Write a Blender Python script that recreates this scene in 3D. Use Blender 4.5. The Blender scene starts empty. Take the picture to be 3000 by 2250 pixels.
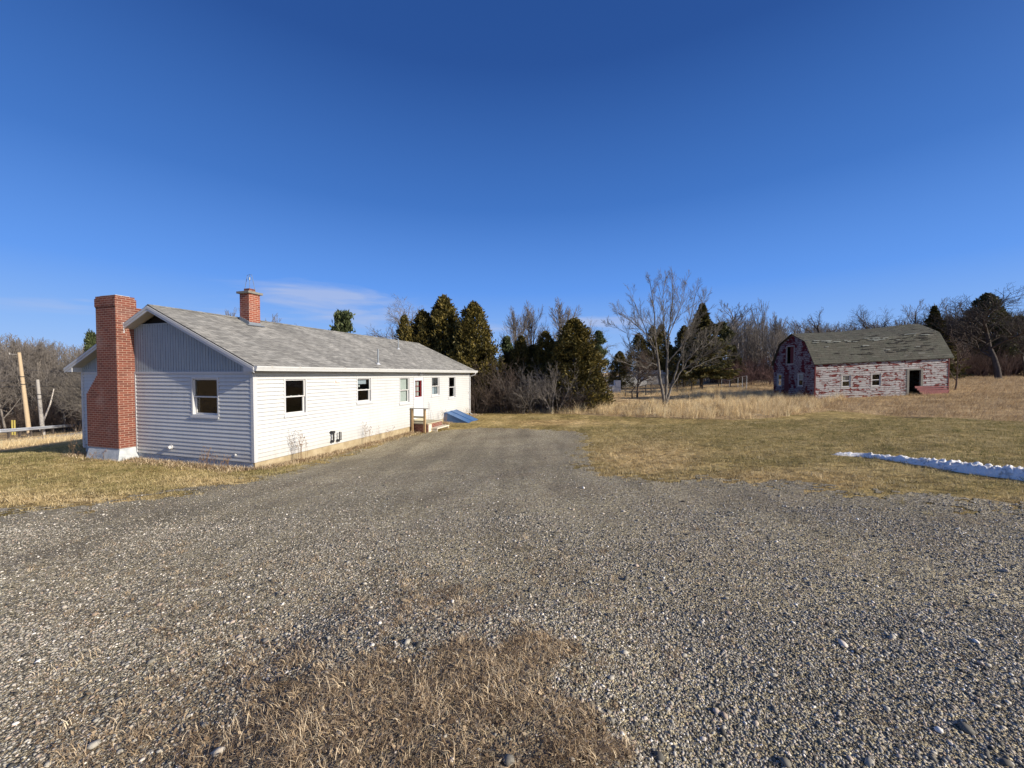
import bpy, math, random
import numpy as np
from mathutils import noise as mnoise, Vector
R = math.radians
S = bpy.context.scene
COL = S.collection
rng = np.random.default_rng(7)

# ------------------------------------------------------------------ camera geometry (photograph pixels 3000 x 2250)
F, CX, CY, PITCH, CAMZ = 1140.0, 1500.0, 1125.0, R(1.45), 1.6
def ray(px, py):
    a, b = (px - CX) / F, -(py - CY) / F
    c, s = math.cos(PITCH), math.sin(PITCH)
    return np.array([a, c + b * s, -s + b * c])
def P(px, py, Y):
    d = ray(px, py); t = Y / d[1]
    return np.array([d[0] * t, Y, CAMZ + d[2] * t])
def to_px(x, y, z):
    c, s = math.cos(PITCH), math.sin(PITCH)
    zz = z - CAMZ
    f = np.maximum(y * c - zz * s, 1e-3); u = y * s + zz * c
    return CX + F * x / f, CY - F * u / f, f

# ------------------------------------------------------------------ terrain height (thin plate spline through surveyed points)
CP = np.array([
 (0,0,0),(3,1.5,0),(-3,1.5,-.03),(0,3,-.04),(4,4,.0),(-4,4,-.2),(0,6,-.25),(5,7,-.12),(-7,6,-.42),(8,6,.02),(-3,8,-.58),
 (-7,10.1,-.95),(-4.5,15.5,-1.08),(-2.2,24.5,-.97),(-11,11.3,-.98),(-14.2,12.4,-.98),(0,12,-.72),(0,17,-.88),(4,14,-.58),
 (3,22,-.86),(0,27,-1.05),(5,27,-.85),(8,20,-.62),(10,15,-.42),(9.5,24,-.42),(15,16,-.33),(20.6,15.7,-.3),(12,8,.02),
 (21.8,28,-.2),(30.5,27,.28),(26,23,-.1),(14,34,-.5),(26,38,.3),(5,45,-.8),(15,45,-.45),(0,40,-1.1),(30,60,.4),(50,50,1.2),
 (78,60,1.6),(40,30,.75),(45,15,.4),(20,6,.2),(20,-10,.2),(0,-15,.1),(-20,-10,-.4),(-10,2,-.35),(-14,7,-.85),
 (-21.9,19,-1.72),(-21.5,16.2,-1.72),(-17,15,-1.25),(-23,12,-1.6),(-30,24,-2.7),(-42,32,-3.9),(-55,50,-5.4),(-34,45,-4.6),
 (-48,25,-4.0),(-60,30,-4.4),(-20,26,-2.0),(-12,30,-1.6),(-15,60,-4.),(-70,70,-6),(0,90,-1.5),(60,110,3),(-60,-30,-2),(60,-30,1),
 (-30,5,-2.2),(0,200,0),(150,150,4),(-150,150,-7),(200,0,3),(-200,0,-6),(0,-200,0)], float)
def _U(r2): return np.where(r2 > 0, r2 * np.log(r2 + 1e-12), 0)
_n = len(CP); _K = _U(((CP[:, None, :2] - CP[None, :, :2]) ** 2).sum(-1)) + np.eye(_n) * 2.0
_Pm = np.hstack([np.ones((_n, 1)), CP[:, :2]])
_A = np.block([[_K, _Pm], [_Pm.T, np.zeros((3, 3))]])
_W = np.linalg.solve(_A, np.concatenate([CP[:, 2], np.zeros(3)]))
def sn(x, y, f, s=0.0):
    return (np.sin(x * f + 1.3 + s) * np.cos(y * f * 1.13 + .7 * s + .4) + np.sin((x + y) * f * .61 + 2.1 * s) * np.sin((x - y) * f * .77 + s))*.5
def H(x, y):
    x = np.asarray(x, float); y = np.asarray(y, float); sh = x.shape
    q = np.stack([x.ravel(), y.ravel()], 1)
    r = np.hypot(q[:, 0], q[:, 1]); k = np.where(r > 190, 190 / np.maximum(r, 1), 1.0); q = q * k[:, None]
    out = np.empty(len(q))
    for i in range(0, len(q), 20000):
        c = q[i:i + 20000]
        out[i:i + 20000] = _U(((c[:, None] - CP[None, :, :2]) ** 2).sum(-1)) @ _W[:_n] + _W[_n] + c @ _W[_n + 1:]
    out = out.reshape(sh)
    ex, ey = (x + .32), (y - 1.75)                       # low hump of turf in front of the camera
    out = out + .11 * np.exp(-((ex * 1.1) ** 4 + (ey * 1.05) ** 4))
    rr = np.hypot(x, y)
    out = out + np.where(rr < 60, .012 * sn(x, y, 2.3) + .008 * sn(x, y, 5.1, 2) + .02 * sn(x, y, .8, 1), 0) * np.clip(rr / 6, .3, 1)
    return out
def Hs(x, y): return float(H(np.array([x]), np.array([y]))[0])
def ghit(px, py):
    d = ray(px, py); t = 1.5 / max(-d[2], 1e-3); t = min(t, 60)
    for _ in range(60):
        p = np.array([0, 0, CAMZ]) + d * t
        e = p[2] - Hs(p[0], p[1]); t += e * .5 / max(-d[2], .04)
        if abs(e) < 2e-3: break
    return np.array([0, 0, CAMZ]) + d * t

# ------------------------------------------------------------------ polygons in survey pixels -> masks
def inpoly(px, py, poly):
    poly = np.array(poly, float); ins = np.zeros(px.shape, bool); j = len(poly) - 1
    for i in range(len(poly)):
        xi, yi = poly[i]; xj, yj = poly[j]
        c = ((yi > py) != (yj > py)) & (px < (xj - xi) * (py - yi) / (yj - yi + 1e-9) + xi)
        ins ^= c; j = i
    return ins
GRAVEL = [(-900, 1560), (0, 1503), (270, 1482), (545, 1437), (730, 1408), (950, 1352), (1165, 1282), (1300, 1260), (1420, 1254), (1560, 1257),
          (1690, 1264), (1722, 1280), (1700, 1312), (1722, 1388), (1853, 1408), (2030, 1402), (2233, 1412), (2486, 1440), (2676, 1455), (3000, 1486), (3900, 1570), (3900, 9000), (-900, 9000)]
PATCH = [(1130, 1880), (1354, 1862), (1480, 1855), (1640, 1875), (1735, 1925), (1775, 2088), (1780, 2250), (1790, 2700), (480, 2700), (581, 2202), (728, 2104), (850, 2023), (988, 1935)]
FIELD = [(1180, 1207), (1700, 1213), (1780, 1219), (1850, 1222), (2000, 1226), (2160, 1230), (2290, 1222), (2345, 1212), (2430, 1203), (2520, 1210), (2640, 1221), (2750, 1224), (2850, 1228), (3000, 1237), (3900, 1275), (3900, 1000), (1180, 1000)]
def P2(pts, jit, x, y):
    px, py, f = to_px(x, y, H(x, y))
    dy = jit * F / f                       # jitter given in metres
    nx = sn(x, y, 3.1, 3) * .6 + sn(x, y, 9.7, 1) * .4 + sn(x, y, 23., 5) * .35
    ny = sn(x, y, 3.7, 9) * .6 + sn(x, y, 11.7, 4) * .4 + sn(x, y, 27., 6) * .35
    return inpoly(px + nx * dy, py + ny * dy * np.clip(1.6 / f, .05, 1), pts)
def front(x, y): return (y > .8) & (np.abs(x) < 3.2 * y)
def is_gravel(x, y, jit=.25):
    return np.where(front(x, y), P2(GRAVEL, jit, x, y), (np.hypot(x, y) < 9) | ((y < .8) & (np.abs(x) < 9)&(y>-12)))
def is_field(x, y):
    r = P2(FIELD, .35, x, y) & front(x, y) & (y > 10)
    left = (-.954 * (x + 6.98) + .30 * (y - 10.5)) > (16.6 + .35 * sn(x, y, 1.7) + .2 * sn(x, y, 4.7, 2))
    return r | left | ((y > 27.6) & front(x, y)) | (np.hypot(x, y) > 60) | (x > 24)

# ------------------------------------------------------------------ mesh helpers
def mesh_np(name, V, faces, mat=None, parent=None, smooth=False, uv=None, col=None):
    """faces: list of int arrays (n,k)"""
    me = bpy.data.meshes.new(name)
    V = np.ascontiguousarray(V, np.float32)
    me.vertices.add(len(V)); me.vertices.foreach_set('co', V.ravel())
    idx = np.concatenate([f.ravel() for f in faces]).astype(np.int32)
    tot = np.concatenate([np.full(len(f), f.shape[1], np.int32) for f in faces])
    st = np.concatenate([[0], np.cumsum(tot)[:-1]]).astype(np.int32)
    me.loops.add(len(idx)); me.loops.foreach_set('vertex_index', idx)
    me.polygons.add(len(tot)); me.polygons.foreach_set('loop_start', st)
    if smooth: me.polygons.foreach_set('use_smooth', np.ones(len(tot), bool))
    me.update(calc_edges=True)
    if col is not None:
        a = me.color_attributes.new('g', 'FLOAT_COLOR', 'POINT'); a.data.foreach_set('color', np.ascontiguousarray(col, np.float32).ravel())
    o = bpy.data.objects.new(name, me); COL.objects.link(o)
    if mat: me.materials.append(mat)
    if parent: o.parent = parent
    return o
def tag(o, label=None, cat=None, group=None, kind=None):
    if label: o['label'] = label
    if cat: o['category'] = cat
    if group: o['group'] = group
    if kind: o['kind'] = kind
    return o
def empty(name, label, cat, loc, rz=0, group=None):
    o = bpy.data.objects.new(name, None); COL.objects.link(o); o.location = loc; o.rotation_euler = (0, 0, rz); o.empty_display_size = .2
    return tag(o, label, cat, group)

class MB:
    def __init__(s, base=(0, 0, 0)): s.v = []; s.f = []; s.uv = {}; s.b = base
    def add(s, vs, fs, uvs=None):
        n = len(s.v); s.v += [tuple(v) for v in vs]
        for i, f in enumerate(fs):
            if uvs: s.uv[len(s.f)] = uvs[i]
            s.f.append(tuple(n + k for k in f))
    def quad(s, a, b, c, d, uv=None): s.add([a, b, c, d], [(0, 1, 2, 3)], [uv] if uv else None)
    def box(s, x0, x1, y0, y1, z0, z1):
        x0, x1 = sorted((x0, x1)); y0, y1 = sorted((y0, y1)); z0, z1 = sorted((z0, z1))
        s.add([(x0, y0, z0), (x1, y0, z0), (x1, y1, z0), (x0, y1, z0), (x0, y0, z1), (x1, y0, z1), (x1, y1, z1), (x0, y1, z1)],
              [(0, 3, 2, 1), (4, 5, 6, 7), (0, 1, 5, 4), (1, 2, 6, 5), (2, 3, 7, 6), (3, 0, 4, 7)])
    def prism(s, poly, axis, a, b):
        """extrude polygon (u,v) along axis 'x': (a..b, u, v) or 'y': (u, a..b, v) or 'z': (u, v, a..b)"""
        m = {'x': lambda w, p: (w, p[0], p[1]), 'y': lambda w, p: (p[0], w, p[1]), 'z': lambda w, p: (p[0], p[1], w)}[axis]
        n = len(poly); vs = [m(a, p) for p in poly] + [m(b, p) for p in poly]
        s.add(vs, [tuple(range(n))[::-1], tuple(range(n, 2 * n))] + [(i, (i + 1) % n, n + (i + 1) % n, n + i) for i in range(n)])
    def tube(s, pts, r, n=6, caps=True):
        pts = [Vector(p) for p in pts]; rr = r if hasattr(r, '__len__') else [r] * len(pts); rings = []
        base = len(s.v)
        for i, p in enumerate(pts):
            t = (pts[min(i + 1, len(pts) - 1)] - pts[max(i - 1, 0)]).normalized()
            ref = Vector((0, 0, 1)) if abs(t.z) < .9 else Vector((1, 0, 0))
            u = t.cross(ref).normalized(); w = t.cross(u)
            for k in range(n):
                a = 2 * math.pi * k / n
                s.v.append(tuple(p + (u * math.cos(a) + w * math.sin(a)) * rr[i]))
        for i in range(len(pts) - 1):
            for k in range(n):
                s.f.append((base + i * n + k, base + i * n + (k + 1) % n, base + (i + 1) * n + (k + 1) % n, base + (i + 1) * n + k))
        if caps:
            s.f.append(tuple(base + k for k in range(n))[::-1]); s.f.append(tuple(base + (len(pts) - 1) * n + k for k in range(n)))
    def build(s, name, mat, parent=None, smooth=False, fix=True):
        me = bpy.data.meshes.new(name)
        V = [(x - s.b[0], y - s.b[1], z - s.b[2]) for x, y, z in s.v]
        me.from_pydata(V, [], s.f); me.update()
        uvl = me.uv_layers.new(name='UV')
        for p in me.polygons:
            n = p.normal; ax = max(range(3), key=lambda k: abs(n[k])); u = s.uv.get(p.index)
            for j, li in enumerate(p.loop_indices):
                co = s.v[me.loops[li].vertex_index]
                uvl.data[li].uv = u[j] if u else ((co[0], co[1]) if ax == 2 else (co[1], co[2]) if ax == 0 else (co[0], co[2]))
            p.use_smooth = smooth
        if fix and not s.uv:
            import bmesh
            bm = bmesh.new(); bm.from_mesh(me); bmesh.ops.recalc_face_normals(bm, faces=bm.faces); bm.to_mesh(me); bm.free()
        o = bpy.data.objects.new(name, me); COL.objects.link(o)
        if mat: me.materials.append(mat)
        if parent: o.parent = parent
        return o

class Tubes:
    """many tapered polylines -> one mesh"""
    def __init__(s): s.g = {}
    def add(s, pts, rad, ns): s.g.setdefault((len(pts), ns), []).append((pts, rad))
    def arrays(s):
        VV = []; FF = []; off = 0
        for (k, ns), L in s.g.items():
            Pt = np.array([l[0] for l in L], float); Rd = np.array([l[1] for l in L], float); m = len(L)
            T = np.gradient(Pt, axis=1); T /= np.linalg.norm(T, axis=2, keepdims=True) + 1e-9
            ref = np.where(np.abs(T[..., 2:3]) < .9, np.array([0, 0, 1.]), np.array([1., 0, 0]))
            ref = np.repeat(ref[:, :1], k, axis=1)
            U = np.cross(T, ref); U /= np.linalg.norm(U, axis=2, keepdims=True) + 1e-9; W = np.cross(T, U)
            a = np.arange(ns) * 2 * np.pi / ns
            V = Pt[:, :, None] + Rd[:, :, None, None] * (U[:, :, None] * np.cos(a)[None, None, :, None] + W[:, :, None] * np.sin(a)[None, None, :, None])
            i = np.arange(m)[:, None, None] * k * ns + np.arange(k - 1)[None, :, None] * ns; j = np.arange(ns)[None, None, :]; j2 = (j + 1) % ns
            Q = np.stack([i + j, i + j2, i + ns + j2, i + ns + j], -1).reshape(-1, 4) + off
            VV.append(V.reshape(-1, 3)); FF.append(Q); off += m * k * ns
        return np.concatenate(VV), np.concatenate(FF)

# ------------------------------------------------------------------ material helpers
class N:
    def __init__(s, name, rough=.8, spec=.3):
        s.m = bpy.data.materials.new(name); s.m.use_nodes = True; s.nt = s.m.node_tree
        s.b = s.nt.nodes['Principled BSDF']; s.b.inputs['Roughness'].default_value = rough; s.b.inputs['Specular IOR Level'].default_value = spec
        s._c = None
    def n(s, t, **kw):
        x = s.nt.nodes.new(t)
        for k, v in kw.items():
            if k in x.inputs.keys() if hasattr(x.inputs, 'keys') else False: pass
            setattr(x, k, v)
        return x
    def link(s, a, b): s.nt.links.new(a, b)
    def coord(s, which='Object', scale=(1, 1, 1), rot=(0, 0, 0)):
        if s._c is None: s._c = s.n('ShaderNodeTexCoord')
        mp = s.n('ShaderNodeMapping'); mp.inputs['Scale'].default_value = scale; mp.inputs['Rotation'].default_value = rot
        s.link(s._c.outputs[which], mp.inputs[0]); return mp.outputs[0]
    def noise(s, sc, det=4, co=None, rough=.55, dist=0):
        x = s.n('ShaderNodeTexNoise'); x.inputs['Scale'].default_value = sc; x.inputs['Detail'].default_value = det
        x.inputs['Roughness'].default_value = rough; x.inputs['Distortion'].default_value = dist
        s.link(co if co is not None else s.coord(), x.inputs['Vector']); return x.outputs['Fac']
    def voro(s, sc, co=None, feat='F1', out='Distance'):
        x = s.n('ShaderNodeTexVoronoi'); x.feature = feat; x.inputs['Scale'].default_value = sc
        s.link(co if co is not None else s.coord(), x.inputs['Vector']); return x.outputs[out]
    def ramp(s, fac, stops, interp='LINEAR'):
        x = s.n('ShaderNodeValToRGB'); x.color_ramp.interpolation = interp; e = x.color_ramp.elements
        while len(e) < len(stops): e.new(.5)
        for i, (p, c) in enumerate(stops):
            e[i].position = p; e[i].color = (c, c, c, 1) if isinstance(c, (int, float)) else (*c, 1)
        s.link(fac, x.inputs[0]); return x.outputs[0]
    def mix(s, fac, a, b, mode='MIX'):
        x = s.n('ShaderNodeMix', data_type='RGBA'); x.blend_type = mode
        for v, k in ((fac, 0), (a, 6), (b, 7)):
            if isinstance(v, (int, float)): x.inputs[k].default_value = v if k == 0 else (v, v, v, 1)
            elif isinstance(v, tuple): x.inputs[k].default_value = (*v, 1)
            else: s.link(v, x.inputs[k])
        return x.outputs[2]
    def math(s, op, a, b=0.0, clamp=False):
        x = s.n('ShaderNodeMath'); x.operation = op; x.use_clamp = clamp
        for i, v in enumerate((a, b)):
            if isinstance(v, (int, float)): x.inputs[i].default_value = v
            else: s.link(v, x.inputs[i])
        return x.outputs[0]
    def col(s, c):
        if isinstance(c, tuple): s.b.inputs['Base Color'].default_value = (*c, 1)
        else: s.link(c, s.b.inputs['Base Color'])
        return s
    def bump(s, h, dist=.01, st=1.0):
        x = s.n('ShaderNodeBump'); x.inputs['Distance'].default_value = dist; x.inputs['Strength'].default_value = st
        s.link(h, x.inputs['Height']); s.link(x.outputs[0], s.b.inputs['Normal']); return s
    def attr(s, name='g'):
        x = s.n('ShaderNodeAttribute'); x.attribute_name = name
        y = s.n('ShaderNodeSeparateColor'); s.link(x.outputs['Color'], y.inputs[0]); return y.outputs
    def island(s): return s.n('ShaderNodeNewGeometry').outputs['Random Per Island']
def flat(name, c, rough=.7, var=.12, sc=6, metal=0, spec=.3):
    m = N(name, rough, spec); f = m.noise(sc, 5)
    m.col(m.mix(f, tuple(k * (1 - var) for k in c), tuple(min(1, k * (1 + var)) for k in c))); m.b.inputs['Metallic'].default_value = metal
    return m.m

MAT = {}
# white vinyl siding
m = N('vinyl_siding', .45); d = m.ramp(m.noise(1.1, 5), [(.35, (.485, .495, .492)), (.7, (.52, .53, .527))])
dirt = m.ramp(m.noise(1.0, 4, m.coord(scale=(14, 14, 1.2))), [(.45, 1), (.8, .9)]); c = m.mix(1.0, d, dirt, 'MULTIPLY'); oz = m.n('ShaderNodeSeparateXYZ'); m.link(m.coord(), oz.inputs[0])
spl = m.math('MULTIPLY', m.math('SUBTRACT', 1.0, m.math('DIVIDE', oz.outputs[2], .75), True), m.math('ADD', m.noise(1.0, 5, m.coord(scale=(5, 5, 2)), .65), -.12))
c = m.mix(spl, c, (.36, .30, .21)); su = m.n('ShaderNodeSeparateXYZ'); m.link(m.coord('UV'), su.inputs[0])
lap = m.math('MULTIPLY', m.math('LESS_THAN', m.math('FRACT', su.outputs[1]), .085), .38)          # lap shadow line painted along the bottom edge of each lap
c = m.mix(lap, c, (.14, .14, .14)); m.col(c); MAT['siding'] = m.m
MAT['trim'] = flat('white_trim', (0.479, 0.487, 0.496), .5, .06)
MAT['soffit'] = flat('painted_soffit', (0.42, 0.412, 0.378), .7, .1)
m = N('gable_board', .6); m.col(m.ramp(m.noise(3, 5, m.coord(scale=(1, 6, .6))), [(.3, (.23, .28, .32)), (.7, (.32, .37, .41))])); MAT['gboard'] = m.m
def brick(name, mortar=(.40, .30, .23), c1=(.20, .058, .036), c2=(.125, .038, .027), bw=.205, bh=.067):
    m = N(name, .85, .2); co = m.coord('UV')
    b = m.n('ShaderNodeTexBrick'); b.offset = .5; b.inputs['Scale'].default_value = 1; b.inputs['Mortar Size'].default_value = .006
    b.inputs['Mortar Smooth'].default_value = .2; b.inputs['Bias'].default_value = -.1; b.inputs['Brick Width'].default_value = bw; b.inputs['Row Height'].default_value = bh
    b.inputs['Color1'].default_value = (*c1, 1); b.inputs['Color2'].default_value = (*c2, 1); b.inputs['Mortar'].default_value = (*mortar, 1)
    m.link(co, b.inputs['Vector'])
    # some bricks burnt darker
    v = m.n('ShaderNodeTexBrick'); v.offset = .5; v.inputs['Scale'].default_value = 1; v.inputs['Mortar Size'].default_value = 0; v.inputs['Brick Width'].default_value = bw; v.inputs['Row Height'].default_value = bh
    v.inputs['Color1'].default_value = (1, 1, 1, 1); v.inputs['Color2'].default_value = (.45, .4, .42, 1); v.inputs['Bias'].default_value = -.72
    mp = m.n('ShaderNodeMapping'); m.link(co, mp.inputs[0]); m.link(mp.outputs[0], v.inputs['Vector'])
    c = m.mix(.8, b.outputs[0], v.outputs[0], 'MULTIPLY')
    c = m.mix(m.ramp(m.noise(9, 6), [(.35, .3), (.75, 0.0)]), c, (.12, .06, .05))
    c = m.mix(m.ramp(m.noise(1.7, 4), [(.55, 0.), (.75, .22)]), c, (.45, .36, .31))
    m.col(c); h = m.math('ADD', m.math('MULTIPLY', b.outputs['Fac'], -1.0), m.math('MULTIPLY', m.noise(60, 3), .35))
    m.bump(h, .006, .22); return m.m
MAT['brick'] = brick('chimney_brick')
MAT['brick2'] = brick('small_chimney_brick', (.50, .37, .28), (.27, .07, .04), (.18, .05, .032))
m = N('painted_concrete', .8); m.col(m.ramp(m.noise(5, 6), [(.3, (0.319, 0.353, 0.378)), (.6, (0.487, 0.512, 0.521)), (.8, (0.554, 0.571, 0.571))])); m.bump(m.noise(30, 5), .01, .6); MAT['pconc'] = m.m
m = N('foundation_concrete', .85); m.col(m.ramp(m.noise(4, 6), [(.3, (0.281, 0.218, 0.125)), (.7, (0.429, 0.359, 0.234))])); m.bump(m.noise(25, 5), .01, .6); MAT['conc'] = m.m
# asphalt shingles on the house roof
m = N('roof_shingles', .9, .15); co = m.coord('UV')
b = m.n('ShaderNodeTexBrick'); b.offset = .5; b.inputs['Scale'].default_value = 1; b.inputs['Mortar Size'].default_value = .006; b.inputs['Brick Width'].default_value = .30; b.inputs['Row Height'].default_value = .14
b.inputs['Color1'].default_value = (.36, .35, .315, 1); b.inputs['Color2'].default_value = (.235, .23, .21, 1); b.inputs['Mortar'].default_value = (0.0962, 0.0962, 0.0962, 1); m.link(co, b.inputs[0])
st = m.ramp(m.noise(1.0, 5, m.coord('UV', (1.0, .55, 1), (0, 0, .5)), .6), [(.36, .72), (.64, 1.06)])
st2 = m.ramp(m.noise(1.0, 4, m.coord('UV', (4, 9, 1)), .6), [(.36, .70), (.64, 1.18)])
c = m.mix(1, m.mix(1, b.outputs[0], st, 'MULTIPLY'), st2, 'MULTIPLY'); c = m.mix(m.ramp(m.noise(2.5, 5), [(.5, 0.), (.7, .22)]), c, (.36, .36, .34))
m.col(c); m.bump(m.math('ADD', m.math('MULTIPLY', b.outputs['Fac'], -1), m.noise(90, 2)), .006, .3); MAT['shingle'] = m.m
# barn
m = N('barn_clapboard', .85, .1)
n1 = m.noise(1.0, 6, m.coord(scale=(2.0, 2.0, 5.2)), .68, .5); n2 = m.noise(1.0, 5, m.coord(scale=(7, 7, 1.4)), .6)
n3 = m.noise(1.0, 5, m.coord(scale=(2.2, 2.2, 13)), .65)
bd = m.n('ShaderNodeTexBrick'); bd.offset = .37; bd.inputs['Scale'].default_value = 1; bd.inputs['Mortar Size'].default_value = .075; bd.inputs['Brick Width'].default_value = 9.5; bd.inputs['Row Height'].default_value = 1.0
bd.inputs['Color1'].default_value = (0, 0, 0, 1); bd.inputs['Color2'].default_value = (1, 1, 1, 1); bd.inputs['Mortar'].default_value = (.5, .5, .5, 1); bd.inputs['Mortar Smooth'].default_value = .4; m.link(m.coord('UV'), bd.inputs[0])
k = m.math('ADD', m.math('ADD', m.math('MULTIPLY', n1, .95), m.math('MULTIPLY', n2, .25)), m.math('MULTIPLY', n3, .45))
k = m.math('ADD', k, m.math('MULTIPLY', bd.outputs[0], .08)); ks = m.ramp(k, [(.885, 0.), (.922, 1.)])
wh = m.ramp(m.noise(1.0, 6, m.coord(scale=(3, 3, 22))), [(.3, (.22, .215, .20)), (.55, (.43, .405, .385)), (.8, (.53, .505, .48))])
rd = m.ramp(m.noise(4, 5), [(.3, (.10, .022, .02)), (.7, (.20, .045, .038))])
c = m.mix(ks, wh, rd)
c = m.mix(m.ramp(m.noise(1.0, 4, m.coord(scale=(5, 5, 9))), [(.66, 0.), (.72, .6)]), c, (.10, .07, .07))
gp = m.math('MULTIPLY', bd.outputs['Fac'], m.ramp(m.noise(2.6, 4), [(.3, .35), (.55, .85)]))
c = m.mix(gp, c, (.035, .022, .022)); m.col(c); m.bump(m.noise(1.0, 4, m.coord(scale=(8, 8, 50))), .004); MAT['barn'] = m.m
m = N('barn_gable_clapboard', .85, .1)
g1 = m.n('ShaderNodeTexBrick'); g1.offset = .41; g1.inputs['Scale'].default_value = 1; g1.inputs['Mortar Size'].default_value = .20; g1.inputs['Mortar Smooth'].default_value = .5; g1.inputs['Brick Width'].default_value = 2.0; g1.inputs['Row Height'].default_value = 1.0
g1.inputs['Color1'].default_value = (0, 0, 0, 1); g1.inputs['Color2'].default_value = (0, 0, 0, 1); g1.inputs['Mortar'].default_value = (1, 1, 1, 1)
dn = m.n('ShaderNodeVectorMath'); dn.operation = 'ADD'; nn = m.n('ShaderNodeTexNoise'); nn.inputs['Scale'].default_value = 5; m.link(m.coord(), nn.inputs[0])
sc_ = m.n('ShaderNodeVectorMath'); sc_.operation = 'SCALE'; sc_.inputs[3].default_value = .6; m.link(nn.outputs['Color'], sc_.inputs[0]); m.link(m.coord('UV'), dn.inputs[0]); m.link(sc_.outputs[0], dn.inputs[1]); m.link(dn.outputs[0], g1.inputs[0])
big = m.ramp(m.noise(1.3, 4), [(.42, 0.), (.62, 1.)])
kk = m.math('MAXIMUM', m.math('MULTIPLY', g1.outputs[0], m.ramp(m.noise(2.5, 3), [(.35, .3), (.6, 1.)])), m.ramp(m.math('ADD', m.noise(1.0, 6, m.coord(scale=(2, 2, 6)), .65), m.math('MULTIPLY', big, .18)), [(.58, 0.), (.64, 1.)]))
m.col(m.mix(kk, m.ramp(m.noise(1.0, 5, m.coord(scale=(3, 3, 20))), [(.3, (.19, .17, .175)), (.7, (.33, .30, .30))]), (.11, .018, .022))); MAT['barng'] = m.m
m = N('barn_shingles', .9, .1); co = m.coord('UV')
b = m.n('ShaderNodeTexBrick'); b.offset = .43; b.inputs['Scale'].default_value = 1; b.inputs['Mortar Size'].default_value = .008; b.inputs['Brick Width'].default_value = .5; b.inputs['Row Height'].default_value = .15
b.inputs['Color1'].default_value = (0.111, 0.105, 0.0848, 1); b.inputs['Color2'].default_value = (0.0825, 0.0798, 0.0635, 1); b.inputs['Mortar'].default_value = (0.0431, 0.0415, 0.0333, 1); m.link(co, b.inputs[0])
gaps = m.ramp(m.noise(1.0, 5, m.coord('UV', (1.5, 9, 1)), .6), [(.60, 0.), (.635, 1.)]); area = m.ramp(m.noise(.45, 3, co), [(.42, 0.), (.56, 1.)])
wear = m.ramp(m.noise(1.0, 5, m.coord('UV', (1.2, 7, 1), (0, 0, .02)), .6), [(.60, 0.), (.68, .55)])
c = m.mix(wear, b.outputs[0], (.27, .27, .24)); c = m.mix(m.math('MULTIPLY', gaps, area), c, (.03, .03, .028)); c = m.mix(m.ramp(m.noise(2, 6), [(.4, 0.), (.8, .5)]), c, (.10, .115, .085))
m.col(c); m.bump(m.math('ADD', b.outputs['Fac'], gaps), -.012); MAT['barnroof'] = m.m
MAT['redwood'] = flat('faded_red_boards', (0.269, 0.102, 0.096), .8, .35, 5)
MAT['redtrim'] = flat('red_trim', (.12, .025, .028), .8, .3, 8)
MAT['capstone'] = flat('cap_stone', (.19, .18, .155), .9, .3, 9)
MAT['greywood'] = flat('weathered_wood', (.34, .32, .29), .85, .3, 9)
MAT['sashwhite'] = flat('old_white_sash', (.60, .59, .57), .7, .1, 9)
MAT['lumber'] = flat('lumber', (.34, .23, .12), .7, .25, 9)
MAT['polewood'] = flat('pole_wood', (.44, .34, .22), .8, .2, 4)
MAT['greenwood'] = flat('treated_wood', (.40, .37, .26), .8, .2, 9)
MAT['paledwood'] = flat('pale_wood', (.62, .55, .43), .8, .15, 9)
MAT['black'] = flat('black_metal', (.03, .03, .033), .5, .2)
MAT['darkhole'] = flat('dark_interior', (.02, .018, .016), .95, .2)
MAT['pinkish'] = flat('pinkish_plastic', (.70, .60, .56), .6, .05)
MAT['wht'] = flat('white_plastic', (0.529, 0.529, 0.522), .35, .03)
MAT['galv'] = flat('galvanised_steel', (.50, .52, .54), .5, .15, 5, 0, .5)
MAT['lead'] = flat('lead_flashing', (.22, .25, .28), .5, .2, 8, .4)
m = N('blue_painted_steel', .35, .5); m.col(m.ramp(m.noise(2.5, 5), [(.3, (.05, .125, .29)), (.75, (.085, .18, .37))])); MAT['blue'] = m.m
MAT['red'] = flat('red_painted_wood', (.35, .03, .04), .5, .1)
MAT['drape'] = flat('white_curtain', (0.521, 0.554, 0.529), .9, .1, 20)
MAT['lace'] = flat('grey_lace_curtain', (.42, .47, .53), .9, .3, 40)
MAT['doorw'] = flat('white_door_paint', (0.554, 0.571, 0.596), .5, .05)
def glass(name, tint, refl):
    m = N(name); nt = m.nt; nt.nodes.remove(m.b)
    t = m.n('ShaderNodeBsdfTransparent'); t.inputs[0].default_value = (*tint, 1); g = m.n('ShaderNodeBsdfGlossy'); g.inputs['Roughness'].default_value = .02
    fr = m.n('ShaderNodeLayerWeight'); fr.inputs[0].default_value = .35; mx = m.n('ShaderNodeMixShader')
    nb = m.n('ShaderNodeBump'); nb.inputs['Distance'].default_value = .02; nb.inputs['Strength'].default_value = .15; m.link(m.noise(2.2, 2), nb.inputs['Height']); m.link(nb.outputs[0], g.inputs['Normal'])
    m.link(m.math('MULTIPLY', fr.outputs['Fresnel'], refl), mx.inputs[0]); m.link(t.outputs[0], mx.inputs[1]); m.link(g.outputs[0], mx.inputs[2])
    m.link(mx.outputs[0], nt.nodes['Material Output'].inputs[0]); return m.m
MAT['glass'] = glass('window_glass', (.72, .76, .76), .85)
def bark(name, a, b, sc=(6, 6, 2)):
    m = N(name, .9, .1); m.col(m.ramp(m.noise(1.5, 5, m.coord(scale=sc)), [(.3, a), (.7, b)])); m.bump(m.noise(14, 4), .02); return m.m
MAT['bark_main'] = bark('pale_bark', (0.0744, 0.067, 0.0576), (0.223, 0.202, 0.173))
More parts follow.
